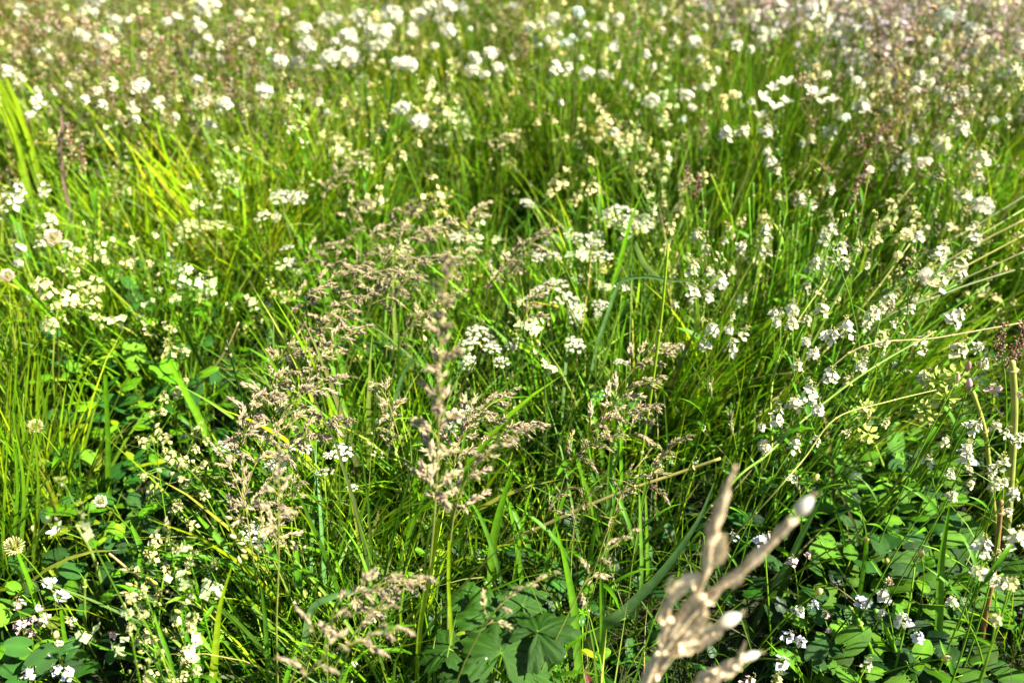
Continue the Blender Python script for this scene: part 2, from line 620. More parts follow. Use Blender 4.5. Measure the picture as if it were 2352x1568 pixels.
def feather_clump(inst=True, n=5, L=(.08, .15)):
    mb = MB()
    for _ in range(n):
        feather_leaf(mb, (R_.uniform(-.02, .02), R_.uniform(-.02, .02), 0), R_.uniform(0, 6.28), R_.uniform(*L), jit(GB), R_.uniform(.6, 1.3))
    return mb.mesh('feathery_clump', MATS['grass', inst])


feathers = [feather_clump() for _ in range(3)]


def bud_sprig(cols, stemc, inst=True, H=(.34, .52), nbr=(4, 7), budr=(.0022, .0042), leaves=7, name='budding_sprig', fl=0.12, petal=CREAM):
    """thin upright stem with little side shoots tipped with buds, and some narrow leaves"""
    mb = MB()
    L = R_.uniform(*H)
    P = arc(R_.uniform(0, 6.28), R_.uniform(0, .2), R_.uniform(0, .5), L, 8)
    tube(mb, P, np.linspace(.0015, .0007, 9), stemc, k=4)
    for _ in range(leaves):
        t = R_.uniform(.1, .85); i = int(t * 8)
        az = R_.uniform(0, 6.28); l = R_.uniform(.02, .05)
        blade(mb, P[i], az, R_.uniform(.4, 1.0), R_.uniform(0, 1.2), l, l * .14, jit(mixc(GB, stemc, .4)), mixc(GY, stemc, .4), n=4)
    for _ in range(R_.randint(*nbr)):
        t = R_.uniform(.45, 1); f = t * 8; i = min(int(f), 7)
        p = P[i] + (P[i + 1] - P[i]) * (f - i)
        az = R_.uniform(0, 6.28)
        bp = arc(az, R_.uniform(.3, .9), -.4, R_.uniform(.02, .07) * (1.3 - t * .5), 3) + p
        tube(mb, bp, .0006, stemc, k=3)
        isf = R_.random() < fl
        for q in range(R_.randint(4, 8)):
            o = bp[-1] + NR.normal(0, .0055, 3)
            r = R_.uniform(*budr)
            c = jit(R_.choice(cols), .25)
            if isf:
                floret(mb, o, NR.normal(0, 1, 3) + [0, -.3, 1.3], r * 1.7, 4, np.asarray(petal), rr=R_)
            else:
                spikelet(mb, o, NR.normal(0, .6, 3) + [0, 0, 1], r * 2.4, r * .8, c, k=3)
    return mb.mesh(name, MATS['dry', inst])


weeds = [bud_sprig([CREAM * .8, TAN * .7, YG * .6, YG * .45, GB * 1.2], mixc(OLIVE, GB, .65)) for _ in range(7)]
weedsbrown = [bud_sprig([MAUVE, BROWN, TAN, TAN], mixc(OLIVE, BROWN, .3), fl=.08, budr=(.002, .0035), nbr=(6, 9)) for _ in range(4)]
weedspink = [bud_sprig([(.62, .44, .47), (.68, .58, .58), (.45, .33, .32)], (.33, .26, .23), fl=.5, petal=(.75, .58, .63)) for _ in range(4)]
yellowsprig = [bud_sprig([YG, YG * .8, CREAM * .8], GB, fl=.25, H=(.24, .4), budr=(.003, .005), petal=(.72, .75, .35)) for _ in range(4)]


def base_cover():
    # short ground cover everywhere
    x, y, rs = candidates(330, seed=1)
    px, py, dp = project(x, y, .08)
    Z = zones(px, py)
    keep = rs.random_sample(len(x)) < (.3 + .9 * (cnoise(x, y, 0, 7.5) * .55 + cnoise(x, y, 1, 19) * .45)) * np.clip(.75 - .6 * Z['hole'] - .6 * Z['leftdark'] - .6 * Z['rightdark'], .08, 1)
    x, y = x[keep], y[keep]; n = len(x)
    scatter('short_grass', 'short green grass filling the floor of the meadow', shortg, np.stack([x, y, ground_z(x, y)], 1), rots(rs, n, .15), rs.uniform(.8, 1.5, n), pick(shortg, rs, n), tones(rs, n, (.42, .48, .6)))  # tone darkens this grass to paint in the shade between the stems
    x, y, rs = candidates(260, seed=2)
    px, py, dp = project(x, y, .08)
    Z = zones(px, py)
    pr = np.clip(.18 + .12 * Z['leftdark'] + .30 * Z['rightdark'] + .25 * Z['center'], 0, 1)
    keep = rs.random_sample(len(x)) < pr
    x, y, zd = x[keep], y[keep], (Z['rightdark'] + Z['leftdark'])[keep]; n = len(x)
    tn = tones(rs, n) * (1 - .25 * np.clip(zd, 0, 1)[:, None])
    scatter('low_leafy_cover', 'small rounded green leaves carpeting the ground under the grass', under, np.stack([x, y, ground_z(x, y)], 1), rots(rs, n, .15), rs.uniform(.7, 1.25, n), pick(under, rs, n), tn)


def cnoise(x, y, seed, sc):
    r = np.random.RandomState(900 + seed)
    v = 0
    for i in range(9):
        a = r.uniform(0, 6.28); f = sc * r.uniform(.6, 1.8)
        v = v + np.sin((x * math.cos(a) + y * math.sin(a)) * f + r.uniform(0, 6.28))
    return 1 / (1 + np.exp(-v * .75))


def scatter_kind(name, label, protos, density, seed, hz, prob, sc=(.8, 1.25), tilt=.12, tone=(1, 1, 1), toneZ=None, lean=None, ymin=.30, a=.22, hue=.18, ymax=6.2, clump=.9, cs=24, drift=0):
    x, y, rs = candidates(density, seed=seed, ymin=ymin, ymax=ymax)
    px, py, dp = project(x, y, hz)
    Z = zones(px, py)
    cn = cnoise(x, y, 0, 7.5) * .55 + cnoise(x, y, 1, 19) * .45
    own = cnoise(x, y, 7 + seed, cs)
    pr = np.clip(prob(Z, px, py), 0, 1) * np.clip(3.4 * cn - .85, .03, 1.8) * (.55 + .75 * own)
    if drift:
        dr = cnoise(x, y, 60, 5.5)
        pr = pr * np.clip(2.6 * (dr if drift > 0 else 1 - dr) - .55, .12, 1.3)
    keep = rs.random_sample(len(x)) < pr
    x, y, px, py, cn = x[keep], y[keep], px[keep], py[keep], cn[keep]
    Z = {k: v[keep] for k, v in Z.items()}
    n = len(x)
    rt = rots(rs, n, tilt)
    tn = tones(rs, n, tone, a, hue)
    if toneZ is not None:
        tn = tn * toneZ(Z, px, py)
    if lean is not None:
        # lean towards +x (and slightly away): apply as euler built from a matrix
        lx, ly = lean(Z, px, py)
        out = np.empty((n, 3))
        for i in range(n):
            M = Matrix.Rotation(lx[i], 3, 'Y') @ Matrix.Rotation(ly[i], 3, 'X') @ Matrix.Rotation(rt[i, 2], 3, 'Z')
            e = M.to_euler('XYZ'); out[i] = (e.x, e.y, e.z)
        rt = out
    print(name, n)
    return scatter(name, label, protos, np.stack([x, y, ground_z(x, y)], 1), rt, rs.uniform(*sc, n) * (.72 + .5 * cn), pick(protos, rs, n), tn)


base_cover()


def ymix(w, c):
    """blend a tone multiplier in with weight w"""
    return 1 + w[:, None] * (np.asarray(c)[None] - 1)


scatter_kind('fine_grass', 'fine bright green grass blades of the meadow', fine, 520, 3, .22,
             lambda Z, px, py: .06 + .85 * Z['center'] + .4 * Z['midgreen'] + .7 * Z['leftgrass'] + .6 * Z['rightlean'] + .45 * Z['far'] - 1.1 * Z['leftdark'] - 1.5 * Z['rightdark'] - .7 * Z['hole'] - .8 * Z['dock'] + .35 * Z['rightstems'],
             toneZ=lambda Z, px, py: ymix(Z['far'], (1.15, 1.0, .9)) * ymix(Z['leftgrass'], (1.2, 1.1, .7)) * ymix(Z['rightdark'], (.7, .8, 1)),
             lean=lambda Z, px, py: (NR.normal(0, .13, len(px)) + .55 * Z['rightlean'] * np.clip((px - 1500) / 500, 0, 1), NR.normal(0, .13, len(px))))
scatter_kind('tall_grass', 'tall upright yellow-green grass behind the seed heads', tallfine, 270, 4, .33,
             lambda Z, px, py: .02 + .45 * Z['midgreen'] + .8 * Z['leftgrass'] + .10 * Z['center'] + .45 * Z['rightlean'] + .40 * Z['far'] - .5 * Z['dock'] - 1.1 * Z['leftdark'] - 1.5 * Z['rightdark'] - .85 * Z['hole'],
             toneZ=lambda Z, px, py: ymix(Z['leftgrass'], (1.25, 1.15, .7)) * ymix(Z['far'], (1.1, 1.0, .9)) * ymix(ell(px, py, 480, 400, 180, 150), (1.6, 1.25, .7)),
             lean=lambda Z, px, py: (NR.normal(0, .1, len(px)) + .62 * Z['rightlean'] * np.clip((px - 1500) / 500, 0, 1), NR.normal(0, .1, len(px))))
scatter_kind('grass_clumps', 'thick upright clumps of bright grass with dark hollows between', bigt, 150, 31, .33,
             lambda Z, px, py: .9 * Z['midgreen'] + .45 * Z['leftgrass'] + .55 * Z['rightlean'] + .6 * Z['far'] * (1 - Z['pink']) + .12 * Z['center'] - 1.2 * Z['leftdark'] - 1.5 * Z['rightdark'] - 1.0 * Z['hole'] - Z['dock'], sc=(.75, 1.25), tilt=.1, drift=-1,
             toneZ=lambda Z, px, py: ymix(Z['far'], (1.2, .95, .9)) * ymix(ell(px, py, 480, 400, 180, 150), (1.7, 1.3, .7)),
             lean=lambda Z, px, py: (NR.normal(0, .1, len(px)) + .6 * Z['rightlean'] * np.clip((px - 1500) / 500, 0, 1), NR.normal(0, .1, len(px))))
scatter_kind('dry_thatch', 'flattened dead straw lying low between the stems', dryg, 60, 32, .05, lambda Z, px, py: .5 + 0 * px, tilt=1.1, sc=(.5, .8))
scatter_kind('broad_grass', 'broad arching grass leaves between the fine blades', broad, 110, 5, .22,
             lambda Z, px, py: .04 + .65 * Z['center'] + .2 * Z['midgreen'] + .12 * Z['rightlean'] + .1 * Z['rightdark'] + .05 * Z['leftdark'] - .5 * Z['hole'] - .6 * Z['dock'])
scatter_kind('rush_grass', 'dense dark green rush-like grass growing in tufts', rush, 700, 6, .36,
             lambda Z, px, py: .0 + 1.2 * Z['rush'] + .5 * ell(px, py, 1380, 230, 90, 90) + .6 * ell(px, py, 1090, 80, 60, 50) + .6 * ell(px, py, 1650, 450, 100, 120), tone=(.9, .95, .9))
scatter_kind('dry_grass', 'thin dry straw-coloured stems among the green grass', dryg, 75, 7, .3,
             lambda Z, px, py: .12 + .5 * Z['far'] + .4 * Z['rightlean'] + .15 * Z['center'] - .3 * Z['leftdark'] - .3 * Z['rightdark'] - .4 * Z['midgreen'])
scatter_kind('whorled_greens', 'bright green sprigs with narrow leaves set in whorls', whorls, 150, 8, .18,
             lambda Z, px, py: .02 + .75 * Z['center'] + .25 * Z['rightlean'] + .5 * ell(px, py, 1430, 380, 120, 160))
scatter_kind('feathery_greens', 'feathery cut leaves low among the centre grass', feathers, 110, 9, .08,
             lambda Z, px, py: .02 + .6 * Z['center'] + .3 * Z['leftdark'])
scatter_kind('budding_weeds', 'pale budding olive stems massed over the far meadow', weeds, 480, 10, .4,
             lambda Z, px, py: .85 * Z['far'] + .65 * Z['rightlean'] * ell(px, py, 2050, 480, 520, 260) - .85 * Z['midgreen'] - 1.2 * Z['rush'] - .5 * ell(px, py, 2290, -20, 330, 130) + .10 * Z['midgreen'] + .16 * ell(px, py, 400, 1400, 110, 260) + .5 * ell(px, py, 2290, 1350, 90, 260) - .8 * Z['hole'], drift=1)
scatter_kind('brown_weeds', 'reddish brown seeding stems among the far flowers', weedsbrown, 480, 11, .4,
             lambda Z, px, py: .17 * Z['far'] + .9 * ell(px, py, 2000, 330, 120, 130) + .5 * ell(px, py, 1200, 110, 60, 60) + .55 * ell(px, py, 420, 180, 280, 110) + .35 * Z['farleft'] + .35 * ell(px, py, 2120, 300, 260, 170) - .5 * Z['rush'] + .4 * ell(px, py, 1620, 440, 60, 60) - .4 * Z['midgreen'])
scatter_kind('pink_weeds', 'mauve pink flowering stems in the far corner of the meadow', weedspink, 1200, 12, .4,
             lambda Z, px, py: 1.0 * Z['pink'], ymin=2.2)
scatter_kind('yellow_green_sprigs', 'yellow-green budding sprigs among the mid meadow grass', yellowsprig, 260, 13, .33,
             lambda Z, px, py: .26 * Z['midgreen'] + .5 * ell(px, py, 480, 400, 130, 120) + .55 * ell(px, py, 1420, 340, 140, 130) + .12 * Z['far'] + .05 * Z['center'] + .5 * ell(px, py, 400, 1400, 90, 230))


# ================================================================== FLOWER HEAD MESHES (unit diameter, +Z up)
def fib(n):
    i = np.arange(n) + .5
    ph = np.arccos(1 - 2 * i / n); th = math.pi * (1 + 5 ** .5) * i
    return np.stack([np.cos(th) * np.sin(ph), np.sin(th) * np.sin(ph), np.cos(ph)], 1)


def head_ball(n=30, col=WHITE, gr=.25):
    mb = MB()
    for p in fib(n):
        if p[2] < -.55: continue
        if p[2] < 0 and R_.random() < .45: continue
        q = p * (.5 - gr * .25) * R_.uniform(.62, 1.15) * np.array([1, 1, .9])
        if R_.random() < .12:
            spikelet(mb, q * .7, p, .2, .05, YG * .7, k=3)
        floret(mb, q, p + NR.normal(0, .25, 3), gr * R_.uniform(.75, 1.15), 4, jit(col, .07), cup=.25)
        tube(mb, np.array([[0, 0, -.1], q * .9]), .012, GY, k=3, cap=False)
    return mb.mesh('flower_head', MATS['petal', False])


def head_loose(n=14, col=WHITE, fr=.18, buds=12, zs=.68):
    """open cluster of four-petalled flowers on short pedicels, buds on top"""
    mb = MB()
    for i in range(n):
        a = i * 2.4 + R_.uniform(-.3, .3); t = i / n
        z = -.58 * zs + zs * t; r = (.34 - .2 * t) * R_.uniform(.75, 1.1)
        q = np.array([math.cos(a) * r, math.sin(a) * r, z + R_.uniform(-.05, .05)])
        tube(mb, bez((0, 0, z - .18), (q[0] * .5, q[1] * .5, z - .12), q, 3), .013, GY * .9, k=3, cap=False)
        d = np.array([math.cos(a) * .6, math.sin(a) * .6, .8]) + NR.normal(0, .3, 3)
        floret(mb, q, d, fr * R_.uniform(.8, 1.2), 4, jit(col, .06), cup=.3, wid=.5)
        if R_.random() < .8:
            spikelet(mb, q - norm(d) * .09, d, .1, .04, YG * .6, k=4)
    for i in range(buds):
        q = np.array([R_.uniform(-.12, .12), R_.uniform(-.12, .12), .38 + R_.uniform(0, .2)])
        spikelet(mb, q, q - np.array([0, 0, .1]), .09, .035, mixc(YG, CREAM, R_.random()), k=4)
    tube(mb, np.array([[0, 0, -.55], [0, 0, .35]]), .018, GY, k=4)
    return mb.mesh('flower_head', MATS['petal', False])


def head_clover(col=CREAM, n=110, low=MAUVE):
    mb = MB()
    for p in fib(n):
        if p[2] < -.75: continue
        c = mixc(col, low, .5) if p[2] < -.3 else jit(col, .08)
        d = p + np.array([0, 0, .45])
        q = p * R_.uniform(.26, .34)
        l = .17 * R_.uniform(.8, 1.2)
        S = norm(np.cross(d, [.2, .3, 1.]))
        ribbon(mb, np.array([q, q + norm(d) * l * .55, q + norm(d) * l + p * .03]), [.07, .13, .05], S, .35, mixc(c, YG, .35), c * R_.uniform(.85, 1.1))
    tube(mb, np.array([[0, 0, -.5], [0, 0, -.1], [0, 0, .2]]), [.04, .12, .15], YG * .7, k=6)
    return mb.mesh('flower_head', MATS['petal', False])


def head_umbel(nu=12, nf=11, col=WHITE, dome=.22, fr=.05):
    mb = MB()
    pts = [(0, 0)] + [(.2 * math.cos(i * 1.2566), .2 * math.sin(i * 1.2566)) for i in range(5)] + [(.40 * math.cos(i * 6.2832 / (nu - 5) + .3), .40 * math.sin(i * 6.2832 / (nu - 5) + .3)) for i in range(nu - 5)]
    for (x, y) in pts:
        x += R_.uniform(-.04, .04); y += R_.uniform(-.04, .04)
        z = dome * (1 - (x * x + y * y) / .25) - .08 + R_.uniform(-.02, .02)
        tube(mb, bez((0, 0, -.4), (x * .6, y * .6, -.2), (x, y, z - .03), 4), .009, GY, k=3, cap=False)
        for _ in range(nf):
            a = R_.uniform(0, 6.28); r = .105 * math.sqrt(R_.random())
            q = np.array([x + r * math.cos(a), y + r * math.sin(a), z + .04 - r * r * 3 + R_.uniform(-.01, .015)])
            floret(mb, q, np.array([x * .8 + math.cos(a) * r * 3, y * .8 + math.sin(a) * r * 3, 1.]) + NR.normal(0, .15, 3), fr * R_.uniform(.8, 1.2), 5, jit(col, .07), cup=.15, wid=.4)
            tube(mb, np.array([[x, y, z - .03], q]), .004, GY, k=3, cap=False)
    return mb.mesh('flower_umbel', MATS['petal', False])


def head_pod(col=YG, n=16):
    mb = MB()
    for i in range(n):
        p = fib(n)[i] * .3
        d = fib(n)[i] + np.array([0, 0, -.2])
        S = norm(np.cross(d, [.1, .2, 1]))
        l = .26
        ribbon(mb, np.array([p * .6, p + norm(d) * l * .4, p + norm(d) * l * .75, p + norm(d) * l + np.array([0, 0, .05])]), [.08, .26, .22, .03], S, .25, jit(col, .15), mixc(col, CREAM, .5))
    return mb.mesh('flower_head', MATS['petal', False])


def head_big4(col=WHITE):
    mb = MB()
    for i in range(5):
        a = i * 1.2566 + R_.uniform(-.25, .25)
        d = np.array([math.cos(a), math.sin(a), R_.uniform(.4, 1.1)]); S = np.array([-math.sin(a), math.cos(a), 0])
        P = np.array([d * .04, d * .2 + [0, 0, .03], d * .38 + [0, 0, .03], d * .5])
        ribbon(mb, P, [.06, .26, .28, .08], S, .12, mixc(col, YG, .2), jit(col, .04))
    tube(mb, np.array([[0, 0, -.12], [0, 0, 0], [0, 0, .08]]), [.03, .07, .04], YG * .8, k=6)
    return mb.mesh('flower_head', MATS['petal', False])


def head_seed(n=38, cols=(BROWN, MAUVE), asp=1.7):
    mb = MB()
    tube(mb, np.array([[0, 0, -.5 * asp], [0, 0, .5 * asp]]), .025, BROWN, k=3)
    for i in range(n):
        t = R_.random(); a = R_.uniform(0, 6.28); r = .2 * (1 - t * .5) * R_.uniform(.3, 1.2)
        q = np.array([r * math.cos(a), r * math.sin(a), (t - .5) * asp])
        spikelet(mb, q, (math.cos(a), math.sin(a), 1), .16, .06, jit(R_.choice(cols), .3), k=4)
    return mb.mesh('seed_head', MATS['dry', False])


def head_bud(col=CREAM, sq=1.0):
    mb = MB()
    tube(mb, np.array([[0, 0, -.6], [0, 0, -.45], [0, 0, -.1], [0, 0, .25], [0, 0, .45]]), np.array([.08, .22, .42, .32, .08]) * sq, mixc(col, GY, .5), col, k=8)
    for i in range(5):
        a = i * 1.2566
        ribbon(mb, np.array([[math.cos(a) * .2, math.sin(a) * .2, -.45], [math.cos(a) * .45, math.sin(a) * .45, -.1], [math.cos(a) * .5, math.sin(a) * .5, .2]]), [.12, .18, .02], (-math.sin(a), math.cos(a), 0), .1, GY * .8)
    return mb.mesh('flower_bud', MATS['petal', False])


def head_spike():
    mb = MB()
    for i in range(26):
        t = R_.random(); a = R_.uniform(0, 6.28)
        q = np.array([0, 0, -.5 + t * .8])
        d = np.array([math.cos(a) * .55, math.sin(a) * .55, 1])
        S = norm(np.cross(d, [0, 0, 1.]))
        ribbon(mb, np.array([q, q + d * .12, q + d * .32 * R_.uniform(.6, 1)]), [.04, .1, .01], S, .1, TAN, WHITE * .85)
    for i in range(5):
        a = R_.uniform(0, 6.28)
        tube(mb, np.array([[0, 0, .2], [math.cos(a) * .15, math.sin(a) * .15, .8 + R_.uniform(0, .3)]]), .01, TAN, k=3)
    tube(mb, np.array([[0, 0, -.7], [0, 0, -.3], [0, 0, .2]]), [.03, .12, .05], mixc(TAN, GY, .5), k=5)
    return mb.mesh('flower_head', MATS['petal', False])


LILAC = np.array((.72, .69, .80)); PINK = np.array((.74, .50, .54))
HEADS = {
    'ball': [head_ball() for _ in range(3)],
    'loose': [head_loose(), head_loose(11), head_loose(14, mixc(WHITE, CREAM, .5)), head_loose(9, mixc(WHITE, CREAM, .3), buds=20), head_loose(15, zs=.5)],
    'far': [head_loose(15, WHITE, .2, 5, zs=.62) for _ in range(3)] + [head_loose(14, mixc(WHITE, CREAM, .4), .2, 6, zs=.62)],
    'creamy': [head_loose(10, CREAM, .18, 12) for _ in range(3)],
    'clover': [head_clover(CREAM), head_clover(WHITE * .95, low=CREAM)],
    'pinkclover': [head_clover((.78, .60, .52), low=(.6, .3, .25))],
    'umbel': [head_umbel() for _ in range(3)],
    'umbelyg': [head_umbel(col=(.62, .66, .30))],
    'pod': [head_pod(), head_pod(mixc(YG, GB, .5))],
    'big': [head_big4(), head_big4()],
    'lilac': [head_loose(8, LILAC, .24, 3), head_loose(7, mixc(LILAC, WHITE, .6), .26, 3)],
    'pink': [head_loose(7, PINK, .22, 4)],
    'pinkbud': [head_bud(PINK * .8, .5), head_bud(mixc(PINK, BROWN, .5), .45)],
    'bud': [head_bud(CREAM, .7), head_bud((.5, .42, .14), .65)],
    'brown': [head_seed(), head_seed(44, (MAUVE, TAN, BROWN))],
    'tanseed': [head_seed(36, (TAN, MAUVE, CREAM), 1.3)],
    'spike': [head_spike()],
}
DESC = {
    'ball': ('white_flower', 'round white flower heads', 'one round white flower head', 'flower'),
    'loose': ('white_flower', 'loose white flower clusters', 'one loose white flower cluster', 'flower'),
    'creamy': ('cream_flower', 'loose cream flower clusters', 'one loose cream flower cluster', 'flower'),
    'clover': ('clover_flower', 'round cream clover heads', 'a round cream clover head', 'clover'),
    'pinkclover': ('clover_flower', 'pinkish clover heads', 'a round pinkish clover head', 'clover'),
    'umbel': ('umbel_flower', 'flat lacy white umbels', 'a flat lacy white umbel', 'wild flower'),
    'umbelyg': ('umbel_flower', 'flat lacy greenish umbels', 'a flat lacy greenish umbel', 'wild flower'),
    'pod': ('leafy_bract_flower', 'yellow-green bract heads', 'a round yellow-green head of papery bracts', 'flower'),
    'big': ('white_blossom', 'wide-petalled white blossoms', 'a wide-petalled white blossom', 'flower'),
    'lilac': ('pale_lilac_flower', 'small pale lilac flowers', 'a small pale lilac flower', 'flower'),
    'pink': ('pink_flower', 'small pink flowers', 'a small pink flower', 'flower'),
    'pinkbud': ('pink_bud_stalk', 'closed pink buds', 'a closed pink bud', 'flower bud'),
    'bud': ('bud_stalk', 'round yellowish buds', 'a round yellowish bud', 'flower bud'),
    'brown': ('brown_seed_stalk', 'brown seed heads', 'a rough brown seed head', 'seed head'),
    'tanseed': ('tan_seed_stalk', 'tan seed heads', 'a rough tan seed head', 'seed head'),
    'spike': ('fuzzy_seed_spike', 'whitish fuzzy seed spikes', 'a whitish fuzzy seed spike', 'seed head'),
}


def stem_leaf_mesh(w=.12):
    mb = MB()
    blade(mb, (0, 0, 0), 0, .6, .9, 1.0, w, jit(GM), GB, n=6, fold=.2)
    return mb.mesh('leaf', MATS['grass', False])


STEMLEAF = [stem_leaf_mesh(.10), stem_leaf_mesh(.16), stem_leaf_mesh(.07)]


def where(px, py):
    if py < 90: v = 'at the top edge'
    elif py < 260: v = 'in the far meadow'
    elif py < 460: v = 'behind the seed heads'
    elif py < 760: v = 'in the middle meadow'
    elif py < 1080: v = 'at mid height'
    elif py < 1330: v = 'in the near grass'
    else: v = 'near the bottom'
    if px < 180: h = 'far left'
    elif px < 520: h = 'left of seed heads'
    elif px < 860: h = 'above left seed heads' if py < 600 else 'among left seed heads'
    elif px < 1180: h = 'about the middle'
    elif px < 1520: h = 'right of centre'
    elif px < 1830: h = 'above the tan stalk' if py < 1130 else 'beside the tan stalk'
    elif px < 2150: h = 'toward the right' if py < 1000 else 'over dark round leaves'
    else: h = 'far right'
    return v, h


REG = []


def flower(px, py, size, kind, z=None, root=None, extra=None, label=None, leaves=True, stemcol=None, thick=None, group=None, branches=True):
    """one plant: its head is seen at (px, py), `size` wide on the photograph's grid"""
    if z is None:
        z = .50 if py < 260 else (.44 if py < 480 else .40)
        z += R_.uniform(-.05, .05)
    top = at_z(px, py, z)
    dist = (top - Vector((0, 0, CAM_H))).length
    S = size / FP * dist
    if root is None:
        a = R_.uniform(0, 6.28); r = R_.uniform(.02, .12)
        root = Vector((top.x + r * math.cos(a), top.y + r * math.sin(a), 0))
    root = Vector((root[0], root[1], float(ground_z(root[0], root[1])) - .01))
    nm, many, one, cat = DESC[kind]
    T = np.array(top - root)
    mid = np.array([T[0] * .25 + R_.uniform(-.02, .02), T[1] * .25, z * .65])
    P = bez((0, 0, 0), mid, T, 10)
    sc = stemcol if stemcol is not None else mixc(jit(GB), OLIVE, .45 if py < 300 else .2)
    th = thick or R_.uniform(.0011, .0018)
    mb = MB()
    tube(mb, P, np.linspace(th * 1.25, th * .7, 10), mixc(sc, GM, .3), mixc(sc, GY, .4), k=5)
    heads = [(T, norm(P[-1] - P[-2]), S)]
    nb = 0
    if branches and kind in ('loose', 'ball', 'creamy', 'lilac', 'umbel', 'pink') and dist > .5:
        nb = (R_.choice([0, 1, 1, 2, 2, 3]) if py > 330 else R_.choice([0, 0, 1])) if extra is None else extra
        for _ in range(nb):
            i = R_.randint(6, 8); a = R_.uniform(0, 6.28)
            e = T + np.array([math.cos(a), math.sin(a), 0]) * S * R_.uniform(.9, 1.7) + np.array([0, 0, R_.uniform(-1.3, .1) * S])
            q = bez(P[i], P[i] + (T - P[i]) * .4 + (e - T) * .4, e, 5)
            tube(mb, q, th * .6, sc, k=4)
            heads.append((e, norm(q[-1] - q[-2] + np.array([0, 0, .02])), S * R_.uniform(.45, .85)))
    v, h = where(px, py)
    if label is None:
        big = 'large ' if size > 42 else ('small ' if size < 22 else '')
        cnt = {1: None, 2: 'two', 3: 'three', 4: 'four'}[len(heads)]
        label = f'{big}{one[4:] if one.startswith("one ") else one[2:]} {v}, {h}' if cnt is None else f'{cnt} {big}{many} {v}, {h}'
    t = thing(nm, label, cat, root, group or f'{many} of the meadow')
    REG.append((t, px, py))
    part('stem', mb.mesh('stem', MATS['stem', False]), t)
    for (p, d, s) in heads:
        hn = 'flower_umbel' if 'umbel' in kind else ('seed_head' if kind in ('brown', 'tanseed') else ('bud' if 'bud' in kind else 'flower_head'))
        d = np.array(d) * .8 + np.array([R_.uniform(-.3, .3), R_.uniform(-.35, .15), .5])
        part(hn, R_.choice(HEADS['far' if kind == 'loose' and py < 330 else kind]), t, dirmat(p, d, s, R_.uniform(0, 6.28)))
    if leaves and py > 330:
        for _ in range(R_.randint(2, 4)):
            i = R_.randint(2, 7)
            l = R_.uniform(.04, .09)
            part('leaf', R_.choice(STEMLEAF), t, Matrix.Translation(Vector(P[i])) @ Matrix.Rotation(R_.uniform(0, 6.28), 4, 'Z') @ Matrix.Rotation(R_.uniform(-.3, .3), 4, 'X') @ Matrix.Scale(l, 4))
    return t


# ---- heads read off the photograph: (x, y, width)
BALLS = [(202, 32, 30), (224, 5, 26), (184, 82, 26), (243, 97, 32), (405, 41, 22), (384, 51, 18), (476, 17, 40), (459, 63, 20), (707, 106, 36), (755, 50, 36), (697, 68, 28), (641, 143, 28), (683, 146, 28), (757, 134, 38),
         (607, 211, 34), (454, 185, 20), (801, 85, 36), (828, 44, 36), (857, 70, 30), (886, 76, 36), (900, 34, 42), (804, 136, 42), (985, 20, 28), (961, 37, 32), (947, 78, 26), (1025, 19, 34), (1030, 73, 30), (855, 110, 28),
         (876, 102, 24), (910, 146, 24), (939, 150, 34), (1090, 133, 24), (1127, 126, 30), (1083, 163, 28), (1144, 160, 26), (923, 252, 32), (964, 282, 36), (1180, 17, 18), (1214, 63, 22), (1272, 46, 26), (1496, 235, 32), (1593, 99, 28),
         (1777, 78, 26), (1576, 221, 28), (1752, 73, 22), (1348, 167, 26), (1420, 44, 22), (1382, 66, 26), (2255, 476, 36)]
